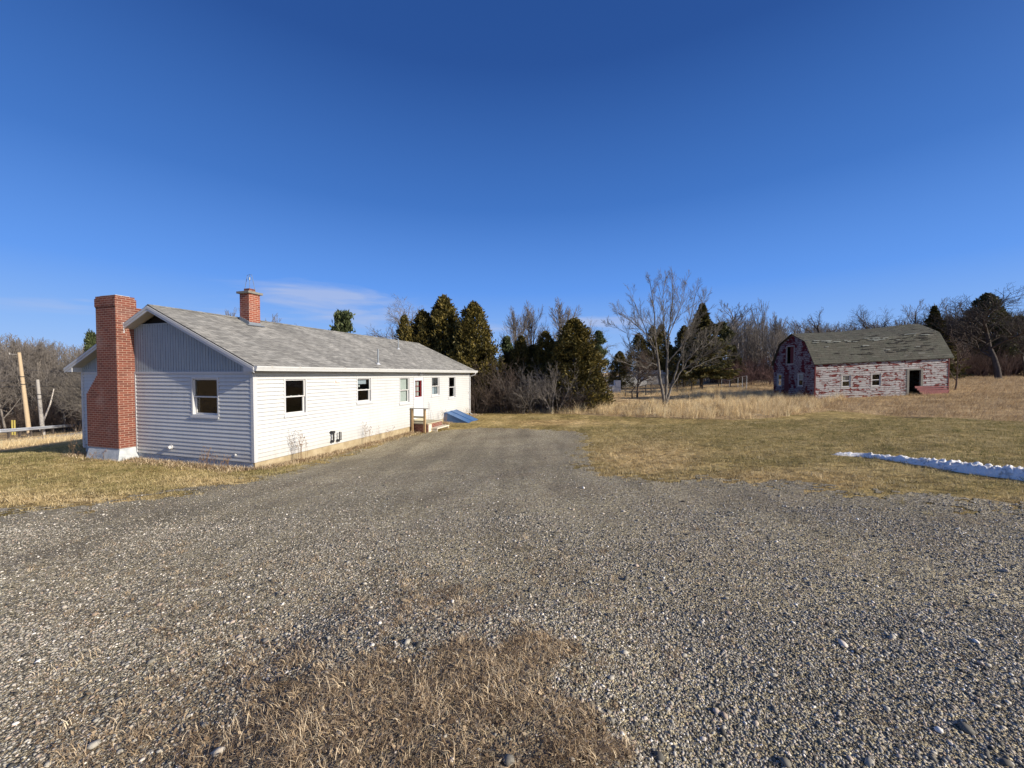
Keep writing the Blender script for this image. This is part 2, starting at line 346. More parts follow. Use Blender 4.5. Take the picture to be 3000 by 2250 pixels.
MAT['bark_grey'] = bark('grey_bark', (0.12, 0.105, 0.0924), (0.24, 0.217, 0.193))
MAT['bark_brown'] = bark('brown_bark', (0.0725, 0.0546, 0.0449), (0.14, 0.109, 0.0901))
MAT['bark_dark'] = bark('dark_bark', (0.048, 0.04, 0.036), (0.104, 0.088, 0.076))
MAT['bark_red'] = bark('reddish_twigs', (0.09, 0.0527, 0.049), (0.156, 0.0992, 0.091))
MAT['bark_hedge'] = bark('hedge_twigs', (.07, .048, .042), (.15, .10, .085))
MAT['birch'] = bark('birch_bark', (.55, .50, .43), (.75, .70, .62))
def leafm(name, a, b, c):
    m = N(name, .6, .25); i = m.island(); n = m.noise(1.1, 3)
    k = m.math('ADD', m.math('MULTIPLY', i, .55), m.math('MULTIPLY', n, .5)); m.col(m.ramp(k, [(.2, a), (.55, b), (.85, c)]))
    t = m.n('ShaderNodeBsdfTranslucent'); m.link(m.b.inputs['Base Color'].links[0].from_socket, t.inputs[0]); mx = m.n('ShaderNodeMixShader'); mx.inputs[0].default_value = .18
    m.link(m.b.outputs[0], mx.inputs[1]); m.link(t.outputs[0], mx.inputs[2]); m.link(mx.outputs[0], m.nt.nodes['Material Output'].inputs[0]); return m.m
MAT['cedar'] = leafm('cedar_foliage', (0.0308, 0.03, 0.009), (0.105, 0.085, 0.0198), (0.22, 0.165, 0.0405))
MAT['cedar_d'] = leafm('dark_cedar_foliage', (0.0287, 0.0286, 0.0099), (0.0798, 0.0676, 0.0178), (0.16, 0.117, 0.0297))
MAT['spruce'] = leafm('spruce_foliage', (0.0257, 0.0283, 0.009), (0.0786, 0.0708, 0.0198), (0.157, 0.124, 0.0342))
MAT['pine'] = leafm('pine_foliage', (.025, .035, .014), (.07, .09, .035), (.13, .15, .065))
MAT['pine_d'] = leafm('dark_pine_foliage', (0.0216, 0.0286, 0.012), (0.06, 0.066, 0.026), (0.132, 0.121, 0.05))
def grassm(name, a, b, c, d, alt=None):
    m = N(name, .7, .2); i = m.island(); n = m.noise(1.6, 4)
    at = m.attr(); k = m.math('ADD', m.math('ADD', m.math('MULTIPLY', i, .34), m.math('MULTIPLY', n, .42)), m.math('MULTIPLY', at[2], .40)); cc = m.ramp(k, [(.25, a), (.48, b), (.66, c), (.9, d)])
    if alt: cc = m.mix(at[1], cc, m.ramp(k, [(.18, alt[0]), (.42, alt[1]), (.65, alt[2]), (.9, alt[3])]))
    m.col(cc)
    t = m.n('ShaderNodeBsdfTranslucent'); m.link(m.b.inputs['Base Color'].links[0].from_socket, t.inputs[0]); mx = m.n('ShaderNodeMixShader'); mx.inputs[0].default_value = .25
    m.link(m.b.outputs[0], mx.inputs[1]); m.link(t.outputs[0], mx.inputs[2]); m.link(mx.outputs[0], m.nt.nodes['Material Output'].inputs[0]); return m.m
MAT['tall'] = grassm('tall_dry_grass', (0.312, 0.22, 0.11), (0.576, 0.43, 0.231), (0.792, 0.626, 0.359), (0.92, 0.823, 0.52))
MAT['mat_grass'] = grassm('matted_field_grass', (0.194, 0.131, 0.0672), (0.409, 0.291, 0.154), (0.563, 0.418, 0.24), (0.7, 0.553, 0.346))
MAT['dead'] = grassm('dead_turf', (.09, .06, .038), (.27, .19, .115), (.56, .425, .265), (.90, .77, .55))
MAT['lawn_bl'] = grassm('lawn_blades', (.085, .088, .026), (.17, .165, .055), (.32, .275, .11), (.60, .48, .26), alt=((.20, .145, .065), (.42, .315, .155), (.64, .50, .27), (.84, .70, .44)))
MAT['weed'] = flat('dry_weed_stalks', (.22, .14, .08), .85, .3, 9)
# snow
m = N('old_snow', .6, .3); f = m.noise(6, 7, None, .7); m.col(m.ramp(m.math('ADD', f, m.math('MULTIPLY', m.noise(30, 4), .25)), [(.44, (.16, .145, .13)), (.51, (.52, .50, .47)), (.60, (.86, .845, .81))]))
m.bump(m.noise(45, 4), .02); m.b.inputs['Subsurface Weight'].default_value = .15; m.b.inputs['Subsurface Radius'].default_value = (.05, .06, .08); MAT['snow'] = m.m
# ground: lawn / field / dirt. attribute g: r field, g straw, b bare soil and edge shade
m = N('ground', .9, .1); at = m.attr(); wc = m.coord()
green = m.ramp(m.noise(1.0, 7, m.coord(scale=(0.736, 0.791, 0.782)), .65), [(.32, (0.116, 0.107, 0.0319)), (.45, (0.209, 0.185, 0.0585)), (.56, (0.371, 0.291, 0.106)), (.70, (0.603, 0.47, 0.212))])
fine = m.ramp(m.noise(38, 6, wc, .75), [(.3, .35), (.5, .95), (.7, 1.7)])
fieldc = m.ramp(m.noise(1.0, 7, m.coord(scale=(0.762, 0.778, 0.857)), .7), [(.3, (0.236, 0.159, 0.0768)), (.5, (0.452, 0.318, 0.164)), (.68, (0.646, 0.486, 0.276))])
straw = m.ramp(m.noise(1.0, 7, m.coord(scale=(0.824, 0.82, 0.827)), .7), [(.34, (0.224, 0.149, 0.0643)), (.5, (0.493, 0.342, 0.149)), (.66, (0.762, 0.567, 0.287))])
soil = m.ramp(m.noise(3, 7, wc, .7), [(.3, (.06, .042, .028)), (.7, (.17, .125, .08))])
c = m.mix(m.math('ADD', m.math('MAXIMUM', at[1], .42), m.math('MULTIPLY', m.math('SUBTRACT', m.noise(2.3, 5, wc), .5), m.math('ADD', m.math('MULTIPLY', at[1], .9), .5)), True), green, straw)
c = m.mix(at[0], c, fieldc)
bl = m.ramp(m.math('ADD', at[2], m.math('MULTIPLY', m.math('SUBTRACT', m.noise(4, 6, wc, .7), .5), 1.0)), [(.42, 0.), (.6, 1.)])
c = m.mix(bl, c, soil); c = m.mix(1, c, fine, 'MULTIPLY'); mot = m.noise(6.5, 6, wc, .72); c = m.mix(1, c, m.ramp(mot, [(.36, .50), (.5, 1.0), (.64, 1.5)]), 'MULTIPLY'); m.col(c)
m.bump(m.math('ADD', m.math('MULTIPLY', m.noise(38, 6, wc, .75), .5), m.math('MULTIPLY', mot, 1.6)), .11, .9); MAT['ground'] = m.m
# gravel
m = N('gravel', .85, .2); wc = m.coord()
v = m.n('ShaderNodeTexVoronoi'); v.inputs['Scale'].default_value = 105; m.link(wc, v.inputs[0]); v2 = m.n('ShaderNodeTexVoronoi'); v2.inputs['Scale'].default_value = 42; m.link(wc, v2.inputs[0])
sp = m.n('ShaderNodeSeparateColor'); m.link(v.outputs['Color'], sp.inputs[0]); sp2 = m.n('ShaderNodeSeparateColor'); m.link(v2.outputs['Color'], sp2.inputs[0])
c = m.ramp(sp.outputs[0], [(0, (0.138, 0.116, 0.0736)), (.4, (0.295, 0.249, 0.157)), (.75, (0.489, 0.417, 0.266)), (1, (0.795, 0.705, 0.47))])
c = m.mix(m.ramp(sp2.outputs[0], [(.72, 0.), (.8, .8)]), c, m.ramp(sp2.outputs[1], [(0, (0.173, 0.154, 0.118)), (1, (0.67, 0.604, 0.488))]))
br = m.ramp(m.noise(.9, 6, wc, .6), [(.46, 0.), (.68, .6)])
at = m.attr(); br = m.math('MAXIMUM', br, m.ramp(m.math('ADD', at[2], m.math('MULTIPLY', m.math('SUBTRACT', m.noise(5, 6, wc, .7), .5), 1.1)), [(.35, 0.), (.65, 1.)]))
c = m.mix(br, c, m.mix(.55, c, m.ramp(m.noise(50, 4, wc), [(.35, (.08, .058, .04)), (.7, (.34, .25, .165))])))
c = m.mix(1, c, m.ramp(m.noise(.28, 4, wc), [(.3, .82), (.7, 1.18)]), 'MULTIPLY')
c = m.mix(1, c, m.ramp(m.noise(1.0, 4, m.coord(scale=(1.5, .16, 1), rot=(0, 0, .12)), .6), [(.36, .82), (.62, 1.12)]), 'MULTIPLY')
c = m.mix(1, c, m.ramp(m.noise(17, 5, wc, .7), [(.3, .6), (.7, 1.35)]), 'MULTIPLY')
m.col(c); m.bump(m.math('ADD', m.math('MULTIPLY', v.outputs['Distance'], -.9), m.math('ADD', m.math('MULTIPLY', v2.outputs['Distance'], -1.2), m.noise(9, 4, wc))), .016, 1.0); MAT['gravel'] = m.m
m = N('gravel_stones', .75, .25); i = m.island(); c = m.ramp(i, [(0, (.045, .042, .036)), (.22, (.12, .112, .092)), (.5, (.27, .25, .205)), (.78, (.47, .44, .37)), (.93, (.36, .27, .20)), (1, (.85, .81, .73))]); m.col(m.mix(1, c, m.ramp(m.noise(60, 3), [(.3, .8), (.7, 1.2)]), 'MULTIPLY')); MAT['stone'] = m.m
m = N('asphalt', .9, .2); m.col(m.ramp(m.noise(3, 6), [(.3, (.17, .165, .17)), (.7, (.27, .26, .26))])); MAT['asphalt'] = m.m
# ------------------------------------------------------------------ where the turf is straw coloured, worn to soil or painted with edge shade
STRAW = [(1620, 1238, 190, 13, 1), (1890, 1345, 250, 75, 1.), (2300, 1400, 520, 40, .9), (1760, 1400, 200, 34, .8), (2300, 1425, 520, 34, .85), (2900, 1475, 300, 34, .8), (2130, 1270, 330, 18, .35),
         (2250, 1330, 300, 40, .45), (150, 1468, 460, 40, .9), (620, 1415, 220, 32, .8), (2650, 1290, 300, 14, .45), (1450, 1262, 140, 12, .8), (100, 1400, 300, 16, .4)]
SOIL_SHADE = [(2600, 1350, 130, 9, .6), (2780, 1376, 130, 10, .6), (2930, 1400, 130, 11, .6), (2620, 1318, 280, 16, .5), (1740, 1300, 60, 60, .35), (2330, 1318, 170, 20, .38), (2060, 1402, 460, 9, .42), (2700, 1462, 400, 9, .42), (900, 1378, 260, 14, .5), (300, 1498, 420, 9, .5), (420, 1372, 200, 12, .3), (2680, 1223, 120, 4, .6), (2850, 1231, 110, 5, .6), (2500, 1211, 60, 3, .5), (2050, 1227, 160, 4, .5)]  # thin blobs along the field edge paint its undercut shadow over bare soil
def gmap(L, px, py, fr):
    v = np.zeros(px.shape)
    for a in L: v = np.maximum(v, np.exp(-((px - a[0]) / a[2]) ** 2 - ((py - a[1]) / a[3]) ** 2) * a[4])
    return v * fr
def strawf(x, y): px, py, f = to_px(x, y, H(x, y)); return gmap(STRAW, px, py, front(x, y))
# ------------------------------------------------------------------ ground sheet and driveway
rr = np.concatenate([np.exp(np.linspace(math.log(.3), math.log(60), 440)), np.exp(np.linspace(math.log(62), math.log(900), 34))])
th = np.concatenate([np.linspace(R(-66), R(66), 640), np.linspace(R(66), R(294), 62)[1:-1]])
na, nr = len(th), len(rr)
RX = rr[:, None] * np.sin(th)[None]; RY = rr[:, None] * np.cos(th)[None]
HZ = H(RX, RY)
V = np.stack([RX, RY, HZ], -1).reshape(-1, 3)
i = np.arange(nr - 1)[:, None] * na; j = np.arange(na)[None]; j2 = (j + 1) % na
Q = np.stack([i + j, i + j2, i + na + j2, i + na + j], -1).reshape(-1, 4)[:, ::-1]
inner = np.array([[0, 0, Hs(0, 0)]]); V = np.vstack([V, inner]); Tn = np.stack([j[0], np.full(na, len(V) - 1), j2[0]], -1)[:, ::-1]
x, y, z = V.T
px, py, ff = to_px(x, y, z); fr = front(x, y)
def blob(a, b, sa, sb): return np.exp(-((px - a) / sa) ** 2 - ((py - b) / sb) ** 2)
fld = is_field(x, y).astype(float)
straw = np.zeros(len(x))
for a in [(1620, 1238, 190, 12, 1), (1840, 1345, 170, 70, .95), (1780, 1400, 200, 30, .6), (2300, 1420, 500, 30, .7), (2900, 1470, 260, 30, .6), (2130, 1260, 300, 16, .35),
          (200, 1470, 420, 40, .75), (620, 1415, 200, 30, .7), (2650, 1300, 240, 12, .4), (1450, 1262, 120, 10, .7)]:
    straw = np.maximum(straw, blob(*a[:4]) * a[4])
straw = gmap(STRAW, px, py, fr) + .25 * (1 - fr)
soil = np.zeros(len(x))
for a in [(2620, 1322, 260, 18, .42), (1740, 1300, 60, 60, .4), (2350, 1330, 160, 20, .3), (2060, 1400, 400, 14, .3), (900, 1375, 260, 20, .45), (300, 1495, 400, 12, .45), (420, 1372, 200, 14, .25)]:
    soil = np.maximum(soil, blob(*a[:4]) * a[4])
soil = gmap(SOIL_SHADE, px, py, fr)
cs = np.stack([fld, np.clip(straw, 0, 1), soil * fr, np.ones(len(x))], -1)
o = mesh_np('ground', V, [Q, Tn], MAT['ground'], smooth=True, col=cs); tag(o, kind='structure')
fc = V[Q].mean(1); g = is_gravel(fc[:, 0], fc[:, 1], .6) & (np.hypot(fc[:, 0], fc[:, 1]) < 60)
Qg = Q[g]; used, inv = np.unique(Qg, return_inverse=True); Vg = V[used].copy(); Vg[:, 2] += .006
gb = np.zeros(len(Vg)); px, py, ff = to_px(*Vg.T)
for a in [(1000, 2120, 700, 330, .85), (250, 2150, 500, 160, .7), (350, 1800, 500, 130, .5), (1250, 1780, 260, 80, .5), (500, 2150, 420, 200, .65), (700, 1900, 300, 110, .5), (2800, 1520, 420, 40, .5), (2700, 1720, 200, 30, .45), (200, 1900, 260, 60, .35), (900, 1420, 400, 18, .45), (1420, 1350, 60, 60, .1)]:
    gb = np.maximum(gb, np.exp(-((px - a[0]) / a[2]) ** 2 - ((py - a[1]) / a[3]) ** 2) * a[4])
gb = np.maximum(gb, .85 * P2(PATCH, .3, Vg[:, 0], Vg[:, 1]))
o = mesh_np('gravel_driveway', Vg, [inv.reshape(-1, 4)], MAT['gravel'], smooth=True, col=np.stack([gb * 0, gb * 0, gb, gb * 0 + 1], -1)); tag(o, kind='structure')

# ------------------------------------------------------------------ loose stones on the driveway
ph = (1 + 5 ** .5) / 2
ico = np.array([(-1, ph, 0), (1, ph, 0), (-1, -ph, 0), (1, -ph, 0), (0, -1, ph), (0, 1, ph), (0, -1, -ph), (0, 1, -ph), (ph, 0, -1), (ph, 0, 1), (-ph, 0, -1), (-ph, 0, 1)]) / 1.9
icf = np.array([(0, 11, 5), (0, 5, 1), (0, 1, 7), (0, 7, 10), (0, 10, 11), (1, 5, 9), (5, 11, 4), (11, 10, 2), (10, 7, 6), (7, 1, 8), (3, 9, 4), (3, 4, 2), (3, 2, 6), (3, 6, 8), (3, 8, 9), (4, 9, 5), (2, 4, 11), (6, 2, 10), (8, 6, 7), (9, 8, 1)])
def scatter(n, y0, y1, xr=1.42, pw=1.0):
    """points in the wedge the camera looks at, between two distances"""
    u = rng.random(n); y = np.sqrt(y0 ** 2 + u ** pw * (y1 ** 2 - y0 ** 2)); x = (rng.random(n) * 2 - 1) * xr * y
    return x, y
bands = [(92000, 1.15, 2.6, .0041), (84000, 2.6, 4.6, .0045), (46000, 4.6, 8.6, .0050), (420, 2., 10., .011)]
X = []; SZ = []
for n, a, b, s0 in bands:
    x, y = scatter(n, a, b, 1.42, 2.0 if a == 4.6 else 1.0); k = is_gravel(x, y, .3) & ~(P2(PATCH, .3, x, y) & (rng.random(n) < .93))
    px, py, ff = to_px(x, y, H(x, y)); thin = np.exp(-((px - 500) / 520) ** 2 - ((py - 2150) / 260) ** 2) * .6
    thin = np.maximum(thin, np.clip(.30 + .55 * sn(x, y, 1.9, 7) + .30 * np.sin((x * .95 + y * .3) * 3.4 + sn(x, y, .7)), 0, .75) * np.clip((y - 1.5) / 2, 0.25, 1))
    k &= rng.random(n) > thin
    x = x[k]; y = y[k]; X.append(np.stack([x, y], 1)); SZ.append(s0 * np.exp(rng.normal(0, .40, len(x))))
for pxx, pyy, s in [(2470, 1892, .05), (2615, 1872, .045), (2125, 1757, .04), (2300, 2240, .05), (2830, 2140, .05), (2750, 2145, .04), (2270, 2085, .03), (230, 1493, .05), (290, 1480, .045), (275, 2190, .05), (600, 2130, .035), (640, 2210, .045),
                    (1090, 1895, .03), (1290, 1790, .022), (700, 1870, .035), (830, 2000, .05), (1790, 1990, .03), (2100, 2090, .03), (1490, 2235, .05), (2060, 2170, .03), (2890, 1940, .04), (1955, 1420, .03), (2220, 1404, .03), (410, 1500, .02), (1930, 2225, .05)]:
    q = ghit(pxx, pyy); X.append(q[None, :2]); SZ.append(np.array([s * .5]))
X = np.concatenate(X); SZ = np.concatenate(SZ); n = len(X)
vt = ico[None] * (1 + rng.normal(0, .13, (n, 12, 1))) * np.stack([SZ * rng.uniform(.9, 1.5, n), SZ * rng.uniform(.7, 1.05, n), SZ * rng.uniform(.42, .75, n)], -1)[:, None]
a = rng.random(n) * 6.283; ca, sa = np.cos(a)[:, None], np.sin(a)[:, None]; tl = rng.normal(0, .3, (n, 1))
vx, vy, vz = vt[..., 0], vt[..., 1], vt[..., 2]; vx, vz = vx * np.cos(tl) - vz * np.sin(tl), vx * np.sin(tl) + vz * np.cos(tl)
vt = np.stack([vx * ca - vy * sa, vx * sa + vy * ca, vz], -1) + np.stack([X[:, 0], X[:, 1], H(X[:, 0], X[:, 1]) + .006 + SZ * .25], -1)[:, None]
o = mesh_np('loose_gravel', vt.reshape(-1, 3), [(icf[None] + np.arange(n)[:, None, None] * 12).reshape(-1, 3)], MAT['stone'])
tag(o, 'loose grey stones scattered over the gravel driveway', 'gravel', kind='stuff')

# ------------------------------------------------------------------ grasses
def blades(name, x, y, h, lean, w, mat, label, cat, z=None, segs=2, kind='stuff', ci=None, straw=None):
    n = len(x); z = H(x, y) - .004 if z is None else z
    t = np.linspace(0, 1, segs + 1); base = np.stack([x, y, z], -1)
    ln = np.hypot(lean[:, 0], lean[:, 1]); vert = np.sqrt(np.maximum(h ** 2 - np.minimum(ln, h * .93) ** 2, 1e-6)); ln2 = np.minimum(ln, h * .93) / np.maximum(ln, 1e-6)
    c = base[:, None] + np.concatenate([(lean * ln2[:, None])[:, None] * (t ** 1.7)[None, :, None], (vert[:, None] * np.sin(t * 1.35)[None] / math.sin(1.35))[..., None]], -1)
    ya = rng.random(n) * np.pi; wd = np.stack([np.cos(ya), np.sin(ya), np.zeros(n)], -1)[:, None] * (w[:, None] * (1 - .85 * t)[None])[..., None] * .5
    V = np.stack([c - wd, c + wd], 2).reshape(-1, 3)
    b = np.arange(n)[:, None] * (segs + 1) * 2 + np.arange(segs)[None] * 2
    Q = np.stack([b, b + 1, b + 3, b + 2], -1).reshape(-1, 4)
    rc = rng.random(n) if ci is None else rng.random(int(ci.max()) + 1)[ci]; st = np.zeros(n) if straw is None else straw
    colr = np.repeat(np.stack([st * 0, st, rc, st * 0 + 1], -1), (segs + 1) * 2, axis=0)
    return tag(mesh_np(name, V, [Q], mat, col=colr), label, cat, kind=kind)
def clump(cx, cy, per, sig):
    k = len(cx); x = np.repeat(cx, per) + rng.normal(0, 1, k * per) * np.repeat(sig, per); y = np.repeat(cy, per) + rng.normal(0, 1, k * per) * np.repeat(sig, per)
    return x, y, np.repeat(np.arange(k), per)
# foreground dead turf
cx, cy = scatter(15500, 1.0, 4.2, 1.25); k = (P2(PATCH, .34, cx, cy) & (rng.random(len(cx)) < .95 + .4 * sn(cx, cy, 5.3, 4) + .3 * sn(cx, cy, 13, 6))) | ((rng.random(len(cx)) < .05) & (cy < 3.6) & is_gravel(cx, cy) & (cx < .9)) | ((rng.random(len(cx)) < .012) & is_gravel(cx, cy))
px, py, ff = to_px(cx, cy, H(cx, cy)); k |= (rng.random(len(cx)) < .38 * np.exp(-((px - 480) / 420) ** 2 - ((py - 2230) / 170) ** 2)) | (rng.random(len(cx)) < .55 * np.exp(-((px - 1280) / 150) ** 2 - ((py - 1790) / 70) ** 2)) | (rng.random(len(cx)) < .3 * np.exp(-((px - 800) / 260) ** 2 - ((py - 1950) / 90) ** 2))
cx, cy = cx[k], cy[k]; x, y, ci = clump(cx, cy, 42, rng.uniform(.015, .05, len(cx)))
n = len(x); ld = rng.random(len(cx)) * 6.283; ll = rng.uniform(.72, .99, len(cx)); h = rng.uniform(.018, .062, n) * rng.uniform(.45, 1.3, len(cx))[ci]
aa = ld[ci] + rng.normal(0, .9, n); lean = np.stack([np.cos(aa), np.sin(aa)], -1) * (h * np.clip(ll[ci] + rng.normal(0, .2, n), .1, .98))[:, None]
blades('dead_turf', x, y, h, lean, rng.uniform(.0022, .0052, n), MAT['dead'], 'matted dead tan grass growing through the gravel in the foreground', 'grass', ci=ci)
# flat fragments of dead leaves and thatch in the turf
n = 60000; x, y = scatter(n, 1.0, 4.4, 1.3); px, py, ff = to_px(x, y, H(x, y))
w_ = .95 * P2(PATCH, .25, x, y) + .5 * np.exp(-((px - 450) / 450) ** 2 - ((py - 2200) / 220) ** 2) + .4 * np.exp(-((px - 1280) / 170) ** 2 - ((py - 1790) / 80) ** 2) + .25 * np.exp(-((px - 800) / 300) ** 2 - ((py - 1930) / 110) ** 2) + .012
k = (rng.random(n) < w_) & is_gravel(x, y); x, y = x[k], y[k]; n = len(x); s_ = rng.uniform(.004, .013, n); a = rng.random(n) * 6.283; u = np.stack([np.cos(a), np.sin(a), rng.normal(0, .35, n)], -1) * s_[:, None]; v = np.stack([-np.sin(a), np.cos(a), rng.normal(0, .35, n)], -1) * (s_ * rng.uniform(.3, .7, n))[:, None]
c = np.stack([x, y, H(x, y) + .008 + rng.uniform(0, .012, n)], -1); V = np.stack([c - u, c + v, c + u, c - v], 1).reshape(-1, 3); rc = np.repeat(rng.random(n) * .55, 4)
tag(mesh_np('leaf_litter', V, [np.arange(n * 4).reshape(-1, 4)], MAT['dead'], col=np.stack([rc * 0, rc * 0, rc, rc * 0 + 1], -1)), 'brown leaf and thatch fragments lying in the foreground turf', 'leaf litter', kind='stuff')
# mowed lawn blades left and right of the driveway
cx, cy = scatter(34000, 4.2, 17., 1.38, .9); k = ~is_gravel(cx + rng.normal(0, .16, len(cx)), cy + rng.normal(0, .34, len(cx)), .6) & ~is_field(cx, cy)
hs = (.30 * (cx + 6.98) + .954 * (cy - 10.5)); ht = (-.954 * (cx + 6.98) + .30 * (cy - 10.5)); k &= ~((hs > -.05) & (ht > -.05) & (ht < 7.45))
cx, cy = cx[k], cy[k]; x, y, ci = clump(cx, cy, 16, rng.uniform(.02, .07, len(cx))); n = len(x); h = rng.uniform(.025, .06, n) * rng.uniform(.3, 1.7, len(cx))[ci]
aa = rng.random(n) * 6.283; lean = np.stack([np.cos(aa), np.sin(aa)], -1) * (h * rng.uniform(.2, .9, n))[:, None]
blades('lawn_grass', x, y, h, lean, rng.uniform(.004, .010, n), MAT['lawn_bl'], 'short patchy winter lawn around the driveway', 'grass', segs=1, ci=ci, straw=np.clip(np.maximum(strawf(x, y) * 1.1, .25 + .3 * sn(x, y, 1.3, 3) + .3 * sn(x, y, 4.1, 8)) + rng.normal(0, .15, n), 0, 1))
# tall dry grass between the bushes and the barn, and on the road verge
def tallmask(x, y):
    px, py, f = to_px(x, y, H(x, y)); return is_field(x, y) & front(x, y) & (px > 1240) & (px < 2330 + 14 * (y - 17)) & ~((x - 21.6 > 0) & (y > 27.5))
cx = rng.uniform(-2, 26, 5600); cy = rng.uniform(16, 44, 5600); k = tallmask(cx, cy) & (rng.random(5600) < np.clip(1.25 - (cy - 20) / 26, .18, 1)); cx, cy = cx[k], cy[k]
k = ~((np.abs(cy - 34) < 4) & (cx < 15)); cx, cy = cx[k], cy[k]
x, y, ci = clump(cx, cy, 24, rng.uniform(.05, .18, len(cx))); n = len(x); hc = rng.uniform(.2, .72, len(cx)) * (1 + .5 * sn(cx, cy, 1.1, 2)) * (1 + .3 * sn(cx, cy, 3.3, 5)); h = hc[ci] * rng.uniform(.55, 1.15, n)
h *= np.where((cy[ci] > 25) & (cx[ci] < 15), .55, 1)
ld = rng.normal(.3, 1.6, len(cx)); aa = ld[ci] + rng.normal(0, .9, n); lean = np.stack([np.cos(aa), np.sin(aa)], -1) * (h * np.clip(rng.beta(2, 3, n) + .1, 0, .95))[:, None]
blades('tall_grass', x, y, h, lean, rng.uniform(.006, .014, n), MAT['tall'], 'tall pale dry grass standing between the bare tree and the barn', 'grass', ci=ci)
cx = rng.uniform(-46, -15, 5200); cy = rng.uniform(10, 44, 5200)
tt = -.954 * (cx + 6.98) + .30 * (cy - 10.5); k = (tt > 16.4) & (tt < 33) & front(cx, cy); k &= rng.random(len(cx)) < np.clip(1.3 - (tt - 16) / 16, .2, 1); cx, cy, tt = cx[k], cy[k], tt[k]
x, y, ci = clump(cx, cy, 26, rng.uniform(.06, .25, len(cx))); n = len(x); h = (rng.uniform(.2, .5, len(cx)) * np.clip((tt - 15.6) / 2.5, .3, 1))[ci] * rng.uniform(.6, 1.2, n)
aa = rng.random(n) * 6.283; lean = np.stack([np.cos(aa), np.sin(aa)], -1) * (h * rng.uniform(.1, .8, n))[:, None]
blades('verge_grass', x, y, h, lean, rng.uniform(.006, .014, n), MAT['tall'], 'dry straw coloured grass on the bank down to the road', 'grass', ci=ci)
# matted field grass in front of and beside the barn
cx = rng.uniform(14, 62, 15000); cy = rng.uniform(14.5, 62, 15000) ; w_ = rng.random(15000) < np.clip(1.5 - (np.hypot(cx, cy) - 22) / 45, .3, 1)
bx, by = (cx - 21.8) * .9958 + (cy - 28) * -.0916, (cx - 21.8) * .0916 + (cy - 28) * .9958
k = w_ & is_field(cx, cy) & front(cx, cy) & ~((bx > -.1) & (bx < 8.9) & (by > -.1) & (by < 5.3)) & (to_px(cx, cy, H(cx, cy))[0] > 2180); cx, cy = cx[k], cy[k]
x, y, ci = clump(cx, cy, 18, rng.uniform(.10, .32, len(cx))); n = len(x); h = rng.uniform(.16, .42, len(cx))[ci] * rng.uniform(.6, 1.3, n); ld = rng.normal(-.3, 1.1, len(cx)); aa = ld[ci] + rng.normal(0, .6, n)
lean = np.stack([np.cos(aa), np.sin(aa)], -1) * (h * np.clip(rng.normal(.82, .14, n), .2, .97))[:, None]
blades('field_grass', x, y, h, lean, rng.uniform(.008, .018, n), MAT['mat_grass'], 'flattened tan meadow grass in front of and beside the barn', 'grass', ci=ci)

# ------------------------------------------------------------------ snow bank
a0 = np.array([ghit(*p) for p in [(2434, 1333), (2520, 1338), (2620, 1350), (2720, 1366), (2820, 1384), (2920, 1397), (3040, 1412), (3200, 1440)]])
ts = np.linspace(0, len(a0) - 1, 260); path = np.stack([np.interp(ts, np.arange(len(a0)), a0[:, k]) for k in range(3)], -1)
tg = np.gradient(path, axis=0)[:, :2]; tg /= np.linalg.norm(tg, axis=1, keepdims=True); nrm = np.stack([-tg[:, 1], tg[:, 0]], -1)
if nrm[0, 1] < 0: nrm = -nrm
m_ = 26; vs = []
for i_ in range(260):
    u = ts[i_] / (len(a0) - 1); hh = (.05 + .14 * u ** 1.0) * min(1, (u + .01) / .04) ; ww = (.11 + .20 * u) * min(1, .35 + u / .05 * .65)
    for j_ in range(m_):
        v = j_ / (m_ - 1); off = (v * 2 - .25) * ww; p = path[i_, :2] + nrm[i_] * off
        prof = math.sin(math.pi * v) ** .6
        q = Vector((p[0] * 5, p[1] * 5, 1)); b_ = mnoise.noise(q * .8) * .5 + abs(mnoise.noise(q * 2.2)) * .7 - .15 + abs(mnoise.noise(q * 5)) * .45
        vs.append((p[0] + b_ * .05, p[1] + mnoise.noise(q * 2) * .03, Hs(p[0], p[1]) - .02 + prof * hh * (1 + .9 * b_)))
ii = np.arange(259)[:, None] * m_ + np.arange(m_ - 1)[None]
o = mesh_np('snow_bank', np.array(vs), [np.stack([ii, ii + m_, ii + m_ + 1, ii + 1], -1).reshape(-1, 4)], MAT['snow'], smooth=True)
tag(o, 'long low ridge of dirty old snow lying on the lawn', 'snow bank')

# ------------------------------------------------------------------ road behind the house
def strip(name, cl, w, mat, dz, kind='structure'):
    cl = np.array(cl, float); ts = np.linspace(0, len(cl) - 1, 160); c = np.stack([np.interp(ts, np.arange(len(cl)), cl[:, k]) for k in range(2)], -1)
    tg = np.gradient(c, axis=0); tg /= np.linalg.norm(tg, axis=1, keepdims=True); nn = np.stack([-tg[:, 1], tg[:, 0]], -1); vs = []
    for kk in np.linspace(-.5, .5, 9): p = c + nn * kk * w; vs.append(np.stack([p[:, 0], p[:, 1], H(p[:, 0], p[:, 1]) + dz], -1))
    V = np.stack(vs, 1).reshape(-1, 3); i = np.arange(159)[:, None] * 9 + np.arange(8)[None]
    return tag(mesh_np(name, V, [np.stack([i, i + 9, i + 10, i + 1], -1).reshape(-1, 4)[:, ::-1]], mat), kind=kind)
strip('road', [(-31, 23.5), (-38.8, 34.3), (-51.8, 52.3), (-69, 76)], 5, MAT['asphalt'], .05)
strip('road_edge_line', [(-29.2, 24.8), (-37.0, 35.6), (-50.0, 53.6), (-67.2, 77.3)], .14, MAT['wht'], .056)
strip('road_edge_line', [(-32.8, 22.2), (-40.6, 33.0), (-53.6, 51.0), (-70.8, 74.7)], .14, MAT['wht'], .056)
